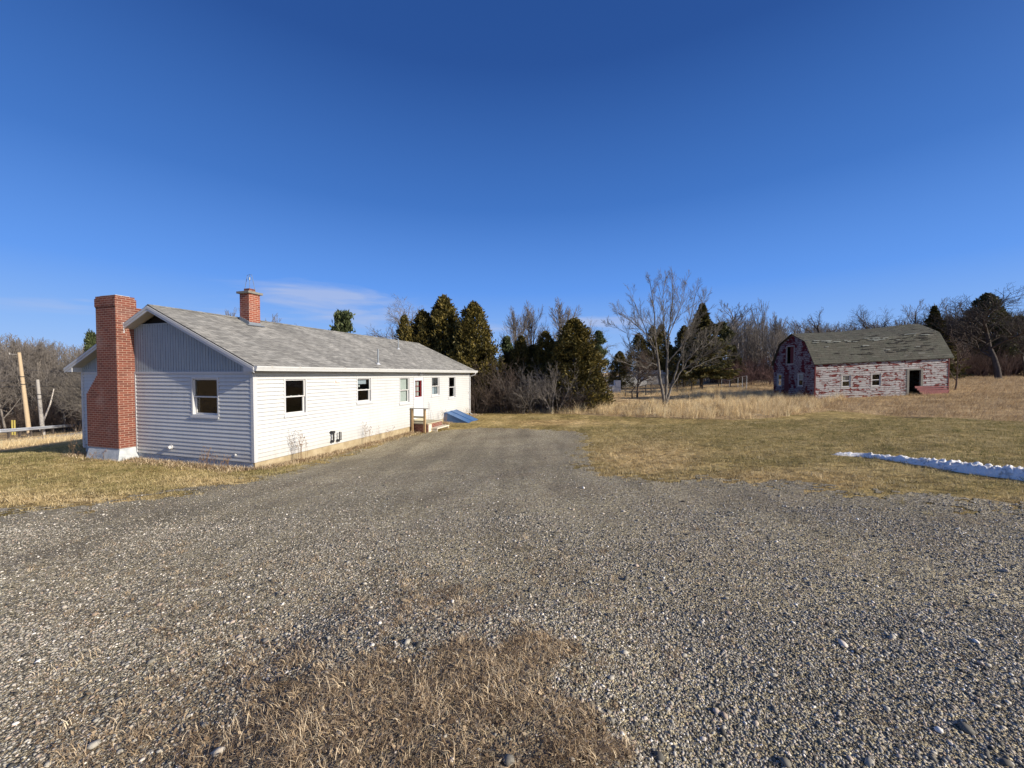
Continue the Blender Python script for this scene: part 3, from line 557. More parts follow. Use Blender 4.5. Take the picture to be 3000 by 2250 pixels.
# ------------------------------------------------------------------ the white house
HO = np.array([-6.98, 10.5]); HB = -1.0; HANG = math.atan2(.954, .30)
D1 = np.array([math.cos(HANG), math.sin(HANG), 0]); D2 = np.array([-math.sin(HANG), math.cos(HANG), 0]); HO3 = np.array([*HO, 0.])
def hit_plane(px, py, p0, n):
    d = ray(px, py); c = np.array([0, 0, CAMZ]); return c + d * (np.dot(p0 - c, n) / np.dot(d, n))
def hloc(w): q = w - HO3; return float(q @ D1), float(q @ D2), float(w[2])
def on_long(px, py, u=0.0): s, t, z = hloc(hit_plane(px, py, HO3 - D2 * u, D2)); return s, z
def on_gable(px, py, u=0.0): s, t, z = hloc(hit_plane(px, py, HO3 - D1 * u, D1)); return t, z
L_, W_, ZT, ZB = 14.4, 7.4, 1.67, -.80
ZR, OV, OE, PIT = 3.62, .26, .35, .443
house = empty('house', 'long white clapboard ranch house with grey shingle roof and brick chimneys', 'house', (HO[0], HO[1], HB), HANG)
B = (0, 0, HB)
LONG = lambda a, o, z: (a, -o, z)
GAB = lambda a, o, z: (-o, a, z)
GABF = lambda a, o, z: (L_ + o, a, z)
BACK = lambda a, o, z: (a, W_ + o, z)
def bf(mb, fn, a0, a1, o0, o1, z0, z1):
    p, q = fn(a0, o0, z0), fn(a1, o1, z1); mb.box(p[0], q[0], p[1], q[1], p[2], q[2])
def siding(mb, fn, a0, a1, z0, z1, ex, d, holes, top=None, sh=0.0):
    n = int(round((z1 - z0) / ex)); ex = (z1 - z0) / n
    for i in range(n):
        zb, zt = z0 + i * ex, z0 + (i + 1) * ex
        cuts = sorted({zb, zt} | {z for h in holes for z in (h[2], h[3]) if zb + 1e-4 < z < zt - 1e-4})
        for c0, c1 in zip(cuts[:-1], cuts[1:]):
            zm = (c0 + c1) / 2; l0, l1 = a0, a1
            if top: l0, l1 = top(zm)
            if l1 - l0 < .02: continue
            segs = [(l0, l1)]
            for h in holes:
                if h[2] < zm < h[3]:
                    ns = []
                    for s0, s1 in segs:
                        if h[1] <= s0 or h[0] >= s1: ns.append((s0, s1)); continue
                        if h[0] > s0: ns.append((s0, h[0]))
                        if h[1] < s1: ns.append((h[1], s1))
                    segs = ns
            o0 = d * (1 - (c0 - zb) / ex) + .002; o1 = d * (1 - (c1 - zb) / ex) + .002
            for s0, s1 in segs:
                e0, e1 = sh * s0, sh * s1
                q = lambda a, o, z: fn(a, o, z + sh * a)
                va, vb = i + .001 + .998 * (c0 - zb) / ex, i + .001 + .998 * (c1 - zb) / ex; uv = [(s0 / ex, va), (s1 / ex, va), (s1 / ex, vb), (s0 / ex, vb)]
                mb.quad(q(s0, o0, c0), q(s1, o0, c0), q(s1, o1, c1), q(s0, o1, c1), uv)
                if abs(c0 - zb) < 1e-6: mb.quad(q(s0, .002, c0), q(s1, .002, c0), q(s1, o0, c0), q(s0, o0, c0), [(s0 / ex, i + .5)] * 4)
def frame(mb, fn, a0, a1, z0, z1, w, o0, o1, wb=None):
    wb = wb or w
    bf(mb, fn, a0, a0 + w, o0, o1, z0, z1); bf(mb, fn, a1 - w, a1, o0, o1, z0, z1)
    bf(mb, fn, a0 + w, a1 - w, o0, o1, z1 - w, z1); bf(mb, fn, a0 + w, a1 - w, o0, o1, z0, z0 + wb)
def window(fn, a0, a1, z0, z1, curtain=None, locks=True):
    mb = MB(B); frame(mb, fn, a0, a1, z0, z1, .055, -.10, .03, .06); bf(mb, fn, a0 - .015, a1 + .015, .03, .055, z0 - .035, z0 + .012)
    w = mb.build('window', MAT['trim'], house)
    i0, i1, k0, k1 = a0 + .055, a1 - .055, z0 + .06, z1 - .055; zm = (k0 + k1) / 2
    mb = MB(B); frame(mb, fn, i0, i1, zm - .02, k1, .035, -.045, -.012); mb.build('sash', MAT['wht'], w)
    mb = MB(B); frame(mb, fn, i0, i1, k0, zm + .02, .045, -.085, -.05)
    if locks:
        for q in (.3, .7): bf(mb, fn, i0 + (i1 - i0) * q - .02, i0 + (i1 - i0) * q + .02, -.045, -.005, zm + .016, zm + .032)
    mb.build('sash', MAT['wht'], w)
    mb = MB(B); mb.quad(fn(i0 + .03, -.03, zm), fn(i1 - .03, -.03, zm), fn(i1 - .03, -.03, k1 - .03), fn(i0 + .03, -.03, k1 - .03)); mb.build('pane', MAT['glass'], w)
    mb = MB(B); mb.quad(fn(i0 + .04, -.07, k0 + .03), fn(i1 - .04, -.07, k0 + .03), fn(i1 - .04, -.07, zm), fn(i0 + .04, -.07, zm)); mb.build('pane', MAT['glass'], w)
    def cloth(a, b, c, d, mat, amp=.012, fr=60):
        mb = MB(B); n = 24
        for q in range(n):
            u0, u1 = a + (b - a) * q / n, a + (b - a) * (q + 1) / n
            mb.quad(fn(u0, -.13 + amp * math.sin(u0 * fr), c), fn(u1, -.13 + amp * math.sin(u1 * fr), c), fn(u1, -.13 + amp * math.sin(u1 * fr), d), fn(u0, -.13 + amp * math.sin(u0 * fr), d))
        mb.build('curtain', mat, w, smooth=True)
    if curtain == 'full': cloth(i0, i1 - .02, k0, k1, MAT['drape'])
    if curtain == 'valance':
        cloth(i0, i1 - .08, k1 - .22, k1 - .04, MAT['lace'])
        mb = MB(B); mb.tube([fn(i0 + .24, -.11, k1 - .29), fn(i0 + .24, -.125, k1 - .29)], .045, 12); mb.build('hanging_disc', MAT['wht'], w)
    if curtain == 'cafe':
        cloth(i0, i1, k1 - .26, k1, MAT['lace']); cloth(i0, i1, k1 - .38, k1 - .27, MAT['lace'], .02, 30); cloth(i0, i1, k0, zm - .02, MAT['lace'], .02, 45)
    return w
# openings measured on the two visible walls
def lrect(x0, x1, y0, y1, y1r=None):
    s0, zt = on_long(x0, y0); s1, _ = on_long(x1, y0); _, zb = on_long(x0, y1); return s0, s1, zb, zt
wins = [(lrect(829.5, 897, 1104, 1221), None), (lrect(1043, 1087.5, 1104, 1183), 'valance'), (lrect(1168.5, 1199.5, 1103.5, 1185), 'full'),
        (lrect(1262.5, 1287.5, 1105, 1162), 'cafe'), (lrect(1313, 1334, 1105, 1168.5), None)]
zt_w = 1.50
wins = [((r[0], r[1], r[2], zt_w), c) for r, c in wins]
d0, _ = on_long(1209.4, 1110); d1_, _ = on_long(1241, 1110); door = (d0, d1_, -.50, 1.50)
gt1, _ = on_gable(563, 1150); gt0, _ = on_gable(643, 1150); _, gz1 = on_gable(600, 1104); _, gz0 = on_gable(600, 1221)
gwin = (gt0, gt1, gz0, gz1)
mb = MB(B)
siding(mb, LONG, .07, L_ - .07, ZB, ZT, .1115, .030, [r for r, c in wins] + [door])
siding(mb, GAB, .07, W_ - .07, ZB, ZT - .06, .1115, .028, [gwin, (4.83, 6.2, -2, 1.0), (4.83, 5.65, 1, 3)])
siding(mb, GABF, 0, W_, ZB, ZT, .1115, .013, []); siding(mb, BACK, 0, L_, ZB, ZT, .1115, .013, [])
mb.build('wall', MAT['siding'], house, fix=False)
mb = MB(B)      # corner boards, frieze band
for fn, a in ((LONG, 0), (LONG, L_ - .08)): mb = MB(B); bf(mb, fn, a, a + .08, 0, .03, ZB, ZT + .02); mb.build('corner_board', MAT['trim'], house)
for a, b, o_ in ((-.026, .075, .03), (W_ - .08, W_ + .02, .03), (4.735, 4.775, .034)): mb = MB(B); bf(mb, GAB, a, b, 0, o_, ZB, ZT - .06); mb.build('corner_board', MAT['trim'], house)
mb = MB(B); bf(mb, GAB, 0, W_, -.02, .036, ZT - .06, ZT + .0); mb.build('frieze_board', MAT['trim'], house)
# gable boards, vertical with grooves, up to the dark louvre opening
zl = 3.10; tm = W_ / 2
roofz = lambda t: ZR - .16 - PIT * abs(t - tm)
for fn in (GAB, GABF):
    mb = MB(B); t = -.0
    while t < W_:
        t2 = min(t + .098, W_); za, zb_ = min(roofz(t), zl), min(roofz(t2), zl)
        if max(za, zb_) > ZT: mb.quad(fn(t, .012, ZT), fn(t2, .012, ZT), fn(t2, .012, max(zb_, ZT)), fn(t, .012, max(za, ZT)))
        t3 = t2 + .012; mb.quad(fn(t2, .012, ZT), fn(t3, -.004, ZT), fn(t3, -.004, max(min(roofz(t3), zl), ZT)), fn(t2, .012, max(zb_, ZT))); t = t3
    bf(mb, fn, tm - .85, tm + .85, -.004, .02, zl - .02, zl + .01); mb.build('gable_panel', MAT['gboard'], house, fix=False)
for fn in (GAB, GABF): mb = MB(B); mb.add([fn(tm - .9, -.10, zl - .05), fn(tm + .9, -.10, zl - .05), fn(tm, -.10, 3.5)], [(0, 1, 2)]); mb.build('louvre', MAT['darkhole'], house)
# foundation and floor
mb = MB(B); bf(mb, LONG, .01, L_ - .01, -.06, -.005, -1.35, ZB + .01); bf(mb, BACK, .01, L_ - .01, -.06, -.02, -2.2, ZB + .01); bf(mb, GABF, .06, W_ - .06, -.06, -.02, -2.0, ZB + .01); fnd = mb.build('foundation', MAT['conc'], house)
mb = MB(B); bf(mb, GAB, .06, W_ - .06, -.065, -.01, -1.5, ZB + .01); mb.build('foundation', MAT['pconc'], house)
mb = MB(B); mb.box(.1, L_ - .1, .1, W_ - .1, ZB - .05, ZB); mb.box(.1, L_ - .1, .1, W_ - .1, ZT - .02, ZT + .03); mb.box(.1, L_ - .1, 3.6, 3.7, ZB, ZT); mb.box(.85, .9, .1, W_ - .1, ZB, ZT); mb.box(5.9, 5.95, .1, 3.5, ZB, ZT); mb.box(10.2, 10.25, .1, 3.5, ZB, ZT); mb.build('floor', MAT['darkhole'], house)
for r, c in wins: window(LONG, *r, curtain=c)
window(GAB, *gwin, locks=False)
# door with red inner sash behind the storm door
a0, a1, z0, z1 = door
mb = MB(B); frame(mb, LONG, a0, a1, z0, z1, .05, -.08, .035, .03); dr = mb.build('door', MAT['trim'], house)
mb = MB(B); q0, q1 = a0 + .05, a1 - .05; g0, g1, gz_0, gz_1 = q0 + .12, q1 - .12, z1 - .98, z1 - .20
bf(mb, LONG, q0, g0, -.03, .012, z0 + .03, z1 - .05); bf(mb, LONG, g1, q1, -.03, .012, z0 + .03, z1 - .05)
bf(mb, LONG, g0, g1, -.03, .012, gz_1, z1 - .05); bf(mb, LONG, g0, g1, -.03, .012, z0 + .03, gz_0); bf(mb, LONG, g0 + .02, g1 - .02, .012, .018, z0 + .12, gz_0 - .12)
mb.build('storm_door', MAT['doorw'], dr)
mb = MB(B); frame(mb, LONG, g0 + .03, g1 - .01, gz_0, gz_1, .035, -.075, -.05); bf(mb, LONG, g0, g1, -.07, -.055, gz_0 + .24, gz_0 + .265); bf(mb, LONG, g0, g1, -.07, -.055, gz_0 + .5, gz_0 + .525); bf(mb, LONG, g0 + .22, g0 + .24, -.07, -.055, gz_0, gz_1)
bf(mb, LONG, g1 - .01, g1 + .01, -.09, -.03, gz_0, gz_1); bf(mb, LONG, q0, q1, -.26, -.20, z0, gz_0); mb.build('inner_sash', MAT['red'], dr)
mb = MB(B); mb.quad(LONG(g0, -.015, gz_0), LONG(g1, -.015, gz_0), LONG(g1, -.015, gz_1), LONG(g0, -.015, gz_1)); mb.build('pane', MAT['glass'], dr)
mb = MB(B); mb.quad(LONG(g0 - .05, -.12, gz_0), LONG(g1 - .10, -.12, gz_0), LONG(g1 - .10, -.12, gz_1), LONG(g0 - .05, -.12, gz_1)); mb.build('curtain', MAT['drape'], dr)
mb = MB(B); bf(mb, LONG, q0 + .04, q0 + .10, .012, .05, gz_0 - .10, gz_0 - .06); mb.build('handle', MAT['galv'], dr)
mb = MB(B); bf(mb, LONG, a0 - .02, a1 + .02, 0, .08, z0 - .14, z0); mb.build('door_sill', MAT['greenwood'], dr)
# roof: two slopes with thickness, rake boards, soffits
TH = .05; sl = math.hypot(1, PIT)
def rz(t): return ZR - PIT * abs(t - tm)
mb = MB(B); x0, x1 = -OV, L_ + OV; NS = 60
def slope(sign):
    te = -OE if sign < 0 else W_ + OE; m_ = 24
    for i in range(NS):
        for j in range(m_):
            sa, sb = x0 + (x1 - x0) * i / NS, x0 + (x1 - x0) * (i + 1) / NS; ta, tb = te + (tm - te) * j / m_, te + (tm - te) * (j + 1) / m_
            def pt(s, t):
                edge = min(1, (s - x0) / .5, (x1 - s) / .5, abs(t - te) / .3, abs(tm - t) / .3)
                return (s, t, rz(t) + .012 * edge * float(sn(s, t, 1.7, 1)) - .012 * edge * abs(math.sin(s * .5)))
            mb.quad(pt(sa, ta), pt(sb, ta), pt(sb, tb), pt(sa, tb), [(sa, (ta - te) * sl), (sb, (ta - te) * sl), (sb, (tb - te) * sl), (sa, (tb - te) * sl)])
    mb.quad((x0, te, rz(te)), (x1, te, rz(te)), (x1, te, rz(te) - TH), (x0, te, rz(te) - TH), [(0, 0)] * 4)
slope(-1); slope(1)
for xx in (x0, x1):
    mb.add([(xx, -OE, rz(-OE)), (xx, tm, ZR), (xx, W_ + OE, rz(W_ + OE)), (xx, W_ + OE, rz(W_ + OE) - TH), (xx, tm, ZR - TH), (xx, -OE, rz(-OE) - TH)], [(0, 1, 4, 5), (1, 2, 3, 4)], [[(0, 0)] * 4] * 2)
roof = mb.build('roof', MAT['shingle'], house, fix=False)
mb = MB(B)      # ridge cap
for i in range(50):
    a = x0 + (x1 - x0) * i / 50; b = x0 + (x1 - x0) * (i + 1) / 50
    mb.quad((a, tm - .13, ZR - .05), (b, tm - .13, ZR - .045), (b, tm, ZR + .022), (a, tm, ZR + .016)); mb.quad((a, tm, ZR + .016), (b, tm, ZR + .022), (b, tm + .13, ZR - .045), (a, tm + .13, ZR - .05))
mb.build('ridge_cap', MAT['shingle'], roof, fix=False)
for xx, sg in ((x0, 1), (x1, -1)):      # rake boards
    mb = MB(B)
    for s_, t_, dep, pr in ((1, tm, .135, -.012), (1, tm, .065, -.026)):
        for sign in (-1, 1):
            te = -OE if sign < 0 else W_ + OE; xa, xb = xx + sg * pr, xx + sg * .02
            P_ = [(te, rz(te) - TH + .012), (tm, ZR - TH + .012), (tm, ZR - TH - dep), (te, rz(te) - TH - dep)]
            mb.prism(P_, 'x', min(xa, xb), max(xa, xb))
    for sign in (-1, 1):           # boxed eave return at the end of the overhang
        te = -OE if sign < 0 else W_ + OE; ti = .02 if sign < 0 else W_ - .02
        mb.prism([(te, rz(te) - TH), (ti, rz(ti) - TH), (ti, ZT), (te, ZT)], 'x', min(xx, xx + sg * (OV - .0)) + .001, max(xx, xx + sg * (OV - .0)) - .001)
    mb.build('rake_board', MAT['trim'], roof)
mb = MB(B)
for sign in (-1, 1):
    te = -OE if sign < 0 else W_ + OE; ti = 0 if sign < 0 else W_
    mb.box(x0 + OV, x1 - OV, min(te, ti), max(te, ti), ZT, ZT + .012)
    mb.box(x0, x1, min(te, te - sign * .02), max(te, te - sign * .02), ZT, rz(te) - TH)
    for xx in ((x0 + .02, .02), (L_ - .02, x1 - .02)):
        mb.quad((xx[0], te, rz(te) - .17), (xx[1], te, rz(te) - .17), (xx[1], tm, ZR - .17), (xx[0], tm, ZR - .17))
mb.build('soffit', MAT['soffit'], roof)
mb = MB(B)      # gutter on the long side with spikes, end caps, elbow and downspout
g0_, g1_ = -OE - .115, -OE - .002; zb_, zt_ = ZT + .015, rz(-OE) - .01
mb.prism([(g1_, zt_), (g1_, zb_), (g0_ + .035, zb_), (g0_ + .02, zb_ + .05), (g0_, zt_ - .03), (g0_, zt_), (g0_ + .012, zt_), (g0_ + .012, zt_ - .028), (g0_ + .035, zb_ + .012), (g1_ - .01, zb_ + .012), (g1_ - .01, zt_)], 'x', x0 - .0, x1 + .02)
mb.prism([(g1_, zt_), (g1_, zb_), (g0_ + .035, zb_), (g0_, zt_ - .03), (g0_, zt_)], 'x', x0 - .006, x0 - .0005); mb.prism([(g1_, zt_), (g1_, zb_), (g0_ + .035, zb_), (g0_, zt_ - .03), (g0_, zt_)], 'x', x1 + .021, x1 + .026)
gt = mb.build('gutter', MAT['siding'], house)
for i in range(16): s_ = .15 + i * .93; mb = MB(B); mb.box(s_, s_ + .05, g0_ - .004, g0_ + .03, zt_ - .03, zt_ + .008); mb.build('gutter_strap', MAT['soffit'], gt)
mb = MB(B); sd = L_ - .02; mb.tube([(sd, g0_ + .05, zb_), (sd, g0_ + .05, zb_ - .07), (sd, g0_ + .09, zb_ - .13), (sd, -.10, zb_ - .20), (sd, -.055, zb_ - .25), (sd, -.055, ZB + .02), (sd, -.10, ZB - .06), (sd, -.2, ZB - .1)], .035, 8); mb.build('downspout', MAT['trim'], house, smooth=False)
# fixtures on the walls
def on_roof(px, py):
    n = np.array(D2 * (-PIT) + np.array([0, 0, 1.])); p0 = HO3 + D2 * tm + np.array([0, 0, ZR]); return hloc(hit_plane(px, py, p0, n))
for (bx_, by_, ty_) in ((1107.8, 1066.5, 1023.5), (1167.2, 1022.5, 993)):
    s, t, z = on_roof(bx_, by_); dep = HO[1] + .954 * s + .3 * t; h_ = (by_ - ty_) / F * dep
    mb = MB(B); mb.tube([(s, t, z - .05), (s, t, z + h_)], .026, 8); vp = mb.build('vent_pipe', MAT['lead'], house)
    mb = MB(B); mb.tube([(s, t, z - .03), (s, t, z + .05)], [.11, .04], 10); mb.build('flashing', MAT['galv'], vp)
s, z = on_long(986, 1118); mb = MB(B); bf(mb, LONG, s - .14, s + .14, .0, .03, z - .07, z + .07); mb.prism([(0, 0), (-.07, -.0), (-.02, .09)], 'x', s - .1, s + .1) if 0 else None
bf(mb, LONG, s - .09, s + .12, .03, .075, z - .03, z + .05); mb.build('exhaust_vent', MAT['pinkish'], house)
for px_, y0_, y1_, kind in ((968, 1263, 1293, 0), (985.5, 1266, 1290, 1)):
    s, zt2 = on_long(px_, y0_); _, zb2 = on_long(px_, y1_); mb = MB(B)
    mb.tube([LONG(s, .03, zb2), LONG(s, .13, zb2 + .01), LONG(s, .13, zt2 + (.02 if kind else 0)), ], .03 if kind == 0 else .022, 8)
    if kind == 0: mb.tube([LONG(s - .02, .0, zt2 - .04), LONG(s, .13, zt2 - .04)], .05, 8); mb.tube([LONG(s, .13, zt2 - .07), LONG(s, .13, zt2 + .01)], .055, 8)
    else: mb.tube([LONG(s + .12, .02, zb2), LONG(s + .12, .09, zb2), LONG(s + .12, .09, zt2)], .018, 6)
    mb.tube([LONG(s - .01, .0, zb2), LONG(s, .12, zb2)], .045, 8); mb.build('oil_fill_pipe', MAT['black'], house)
s, z = on_long(1232.5, 1097.5, .1); mb = MB(B); mb.tube([LONG(s, .12, ZT), LONG(s, .12, ZT - .04)], .03, 10); mb.tube([LONG(s - .06, .12, ZT - .05), LONG(s - .06, .16, ZT - .09)], [.03, .05], 10); mb.tube([LONG(s + .08, .12, ZT - .05), LONG(s + .08, .16, ZT - .09)], [.03, .05], 10); mb.build('floodlight', MAT['wht'], house)
t, z = on_gable(504, 1309); mb = MB(B); mb.tube([GAB(t, 0, z), GAB(t, .04, z)], .075, 14); mb.tube([GAB(t, .04, z), GAB(t, .11, z - .02)], [.055, .045], 12); mb.build('dryer_vent', MAT['wht'], house)
t, z = on_gable(693, 1332); mb = MB(B); mb.tube([GAB(t, 0, z), GAB(t, .06, z)], .03, 10); mb.build('spigot', MAT['wht'], house)
# big stepped chimney on the gable
c0, c1, c2 = 4.78, 5.70, 6.25; CD = .45; zc0 = -.62; nrow = int((1.62 - 1.0) / .067)
poly = [(c0, zc0), (c0, 3.62), (c1, 3.62), (c1, 1.62)]
for k in range(nrow + 1): zz = 1.62 - k * .067; tt = c1 + (c2 - c1) * k / nrow; poly += [(tt, zz), (tt, zz - .067)] if k < nrow else [(c2, zz)]
poly += [(c2, zc0)]
mb = MB(B); mb.prism(poly, 'x', -CD, .02); mb.box(-CD - .018, .05, c0 - .018, c1 + .018, 3.62, 3.86); mb.box(-CD, .02, c0, c1, 3.86, 3.93); mb.box(.02, .3, c0, c1, 1.7, 3.62); mb.box(-CD - .008, .3, c0 - .008, c1 + .008, 3.59, 3.62)
ch = mb.build('chimney', MAT['brick'], house)
mb = MB(B); mb.v = []; zz = -1.25
mb.add([(-CD - .10, c0 - .09, zz), (.02, c0 - .09, zz), (.02, c2 + .04, zz), (-CD - .10, c2 + .04, zz), (-CD + .03, c0 + .02, zc0 + .005), (.02, c0 + .02, zc0 + .005), (.02, c2 - .01, zc0 + .005), (-CD + .03, c2 - .01, zc0 + .005)],
       [(0, 3, 2, 1), (4, 5, 6, 7), (0, 1, 5, 4), (1, 2, 6, 5), (2, 3, 7, 6), (3, 0, 4, 7)]); mb.build('chimney_base', MAT['pconc'], ch)
mb = MB(B); mb.box(-CD + .06, -.05, c0 + .1, c1 - .1, 3.93, 3.96); mb.build('chimney_crown', MAT['pconc'], ch)
mb = MB(B)
for q in range(7): a = 2.84 + q * .045; mb.box(-.285 + .012 * (q % 2), -.245 - .01 * (q % 3), c0 - .012 - .006 * (q % 3), c0, a, a + .035)
mb.build('mortar_patch', MAT['trim'], ch)
# small chimney through the roof
s0, s1, t0, t1 = 2.34, 2.76, 3.04, 3.47
mb = MB(B); mb.box(s0, s1, t0, t1, 2.9, 4.43); ch2 = mb.build('chimney', MAT['brick2'], house)
mb = MB(B); mb.box(s0 - .07, s1 + .07, t0 - .07, t1 + .07, 4.43, 4.50); mb.build('chimney_cap', MAT['capstone'], ch2)
mb = MB(B); mb.box(s0 + .09, s1 - .09, t0 + .09, t1 - .09, 4.50, 4.62); mb.build('flue', MAT['brick'], ch2)
mb = MB(B); mb.box(s0 - .012, s1 + .012, t0 - .012, t0 + .04, rz(t0) - .05, rz(t0) + .10)
for q in range(6): t_ = t0 + q * .075; mb.box(s0 - .015, s0 - .001, t_, t_ + .07, rz(t_) - .02, rz(t_) + .13); mb.box(s1 + .001, s1 + .015, t_, t_ + .07, rz(t_) - .02, rz(t_) + .13)
mb.quad((s0 - .12, t0 - .12, rz(t0 - .12) + .02), (s1 + .12, t0 - .12, rz(t0 - .12) + .02), (s1 + .12, t0, rz(t0) + .02), (s0 - .12, t0, rz(t0) + .02)); mb.build('flashing', MAT['lead'], ch2)
cm_s, cm_t = (s0 + s1) / 2, (t0 + t1) / 2
mb = MB(B); e = .30
for a, b in ((-1, 1), (1, -1)):
    mb.tube([(cm_s, cm_t + a * .27, 4.5), (cm_s, cm_t + a * .10, 5.12), (cm_s, cm_t, 5.13)], .008, 5)
mb.tube([(cm_s, cm_t, 4.6), (cm_s, cm_t, 5.12)], .007, 5); mb.tube([(cm_s, cm_t, 4.94), (cm_s, cm_t, 5.03)], .028, 8); mb.build('flue_hanger', MAT['lead'], ch2)

# ------------------------------------------------------------------ things along the long wall
def hthing(name, label, cat, s, u, z, group=None):
    w = HO3 + D1 * s - D2 * u; return empty(name, label, cat, (w[0], w[1], z), HANG, group), (s, -u, z)
st, b0 = hthing('entry_steps', 'low brick and timber steps with wooden railing below the side door', 'steps', 8.4, .4, -1.12)
mb = MB(b0); bf(mb, LONG, 7.75, 9.12, .03, .86, -1.3, -.68); mb.build('brick_landing', MAT['brick'], st)
mb = MB(b0)
for k in range(5): bf(mb, LONG, 7.7, 9.15, .03 + k * .172, .195 + k * .172, -.68, -.64)
mb.build('deck_boards', MAT['greenwood'], st)
mb = MB(b0); bf(mb, LONG, 7.78, 8.05, .86, .90, -1.2, -.70); bf(mb, LONG, 8.0, 9.2, .90, 1.22, -.92, -.87); bf(mb, LONG, 8.02, 8.06, .88, 1.2, -1.2, -.92); bf(mb, LONG, 9.14, 9.18, .88, 1.2, -1.2, -.92); mb.build('tread', MAT['paledwood'], st)
mb = MB(b0); bf(mb, LONG, 8.15, 9.3, 1.24, 1.62, -1.2, -1.03); mb.build('slab', MAT['pconc'], st)
for u in (.12, .76):
    mb = MB(b0); bf(mb, LONG, 7.62, 7.70, u - .045, u + .045, -1.25, .02); mb.build('post', MAT['lumber'], st)
mb = MB(b0); bf(mb, LONG, 7.60, 7.72, .0, .98, .02, .055); mb.build('rail', MAT['greywood'], st)
mb = MB(b0); bf(mb, LONG, 7.70, 7.73, .05, .80, -.40, -.32); bf(mb, LONG, 7.70, 7.73, .05, .80, -.60, -.52); mb.build('rail', MAT['greenwood'], st)
bk, b0 = hthing('cellar_bulkhead', 'sloping blue steel cellar door against the far end of the long wall', 'cellar door', 11.6, .7, -1.1)
A0, A1, U, ZH = 10.94, 12.29, 1.45, -.49
mb = MB(b0); mb.prism([(-.02, -1.3), (-.02, ZH), (-.14, ZH), (-U, -1.02), (-U, -1.3)], 'x', A0, A1); mb.build('frame', MAT['blue'], bk)
for a, b in ((A0 - .02, (A0 + A1) / 2 - .015), ((A0 + A1) / 2 + .0, A1 + .02)):
    lift = .012 if a < 11.3 else .03
    mb = MB(b0); mb.prism([(-.10, ZH + lift), (-U - .03, -1.02 + lift), (-U - .03, -.985 + lift), (-.10, ZH + .03 + lift)], 'x', a, b)
    mb.prism([(-.10, ZH + .03 + lift), (-U, -.985 + lift), (-U, -.965 + lift), (-.10, ZH + .05 + lift)], 'x', b - .05, b); mb.prism([(-.10, ZH + .03 + lift), (-U, -.985 + lift), (-U, -.975 + lift), (-.10, ZH + .04 + lift)], 'x', a, a + .03)
    mb.build('door', MAT['blue'], bk)
mb = MB(b0); bf(mb, LONG, A0 - .06, A1 + .06, U + .0, U + .12, -1.3, -1.02); mb.build('curb', MAT['conc'], bk)
sa, zt3 = on_long(1260, 1174, .03); sb, zb3 = on_long(1257, 1234, .35); sc, _ = on_long(1269, 1234, .35)
lp, b0 = hthing('leaning_pole', 'thin metal poles leaning together against the wall beside the door', 'pole', 9.35, .3, -1.1)
mb = MB(b0); mb.tube([LONG(9.35, .02, zt3), LONG(9.25, .30, -1.1)], .013, 6); mb.tube([LONG(9.35, .02, zt3), LONG(9.62, .30, -1.1)], .013, 6); mb.build('pole', MAT['galv'], lp)
# dry weeds along the foundation
def weed(s, u, ns, hmax, lab, gable=False, seed=0):
    rg = random.Random(seed); w = HO3 + (D1 * s - D2 * u if not gable else D1 * -u + D2 * s); z = Hs(w[0], w[1]); tb = Tubes()
    for k in range(ns):
        a = rg.uniform(0, 6.283); r0 = rg.uniform(0, .28); p = np.array([w[0] + r0 * math.cos(a), w[1] + r0 * math.sin(a), z - .03]); h = hmax * rg.uniform(.45, 1); le = rg.uniform(.05, .35) * h; b = rg.uniform(0, 6.283)
        pts = [p, p + np.array([le * .3 * math.cos(b), le * .3 * math.sin(b), h * .5]), p + np.array([le * math.cos(b), le * math.sin(b), h])]
        tb.add(pts, [.004, .003, .002], 3)
        for q in range(rg.randint(2, 5)):
            f = rg.uniform(.45, 1); o_ = np.array(pts[1]) * (1 - (f - .5) * 2) + np.array(pts[2]) * ((f - .5) * 2) if f > .5 else np.array(pts[1]); c = rg.uniform(0, 6.283); e_ = o_ + np.array([.07 * math.cos(c), .07 * math.sin(c), .09]) * rg.uniform(.5, 1.4)
            tb.add([o_, e_], [.002, .0015], 3); tb.add([e_, e_ + np.array([0, 0, .02])], [.009, .009], 4)
        for q in range(5):
            c = rg.uniform(0, 6.283); tb.add([p, p + np.array([math.cos(c) * .12, math.sin(c) * .12, .14 * rg.random()])], [.004, .002], 3)
    V, Q = tb.arrays(); o = mesh_np('dry_weed', V - np.array([w[0], w[1], z]), [Q], MAT['weed']); o.location = (w[0], w[1], z); tag(o, lab, 'weed', 'dry weeds along the house')
weed(1.15, .35, 16, .95, 'tall dry seed-headed weed under the nearest long wall window', seed=1)
weed(4.3, .35, 12, .95, 'dry stalks against the long wall below the curtained window', seed=2)
weed(5.3, .4, 8, .7, 'small dry weed between the long wall window and the steps', seed=3)
weed(10.2, .5, 14, .8, 'dry stalks between the steps and the blue cellar door', seed=4)
weed(12.9, .5, 10, .6, 'low dry weeds behind the blue cellar door', seed=5)
weed(1.4, .3, 14, .55, 'dry weed clump at the foot of the gable wall', True, 6)
weed(.5, .35, 8, .4, 'low dry tuft at the near corner of the gable wall', True, 7)
weed(6.9, .5, 8, .7, 'bare twiggy weed in shade left of the brick chimney', True, 8)
weed(5.4, .75, 7, .35, 'dry tuft in front of the chimney base', True, 9)
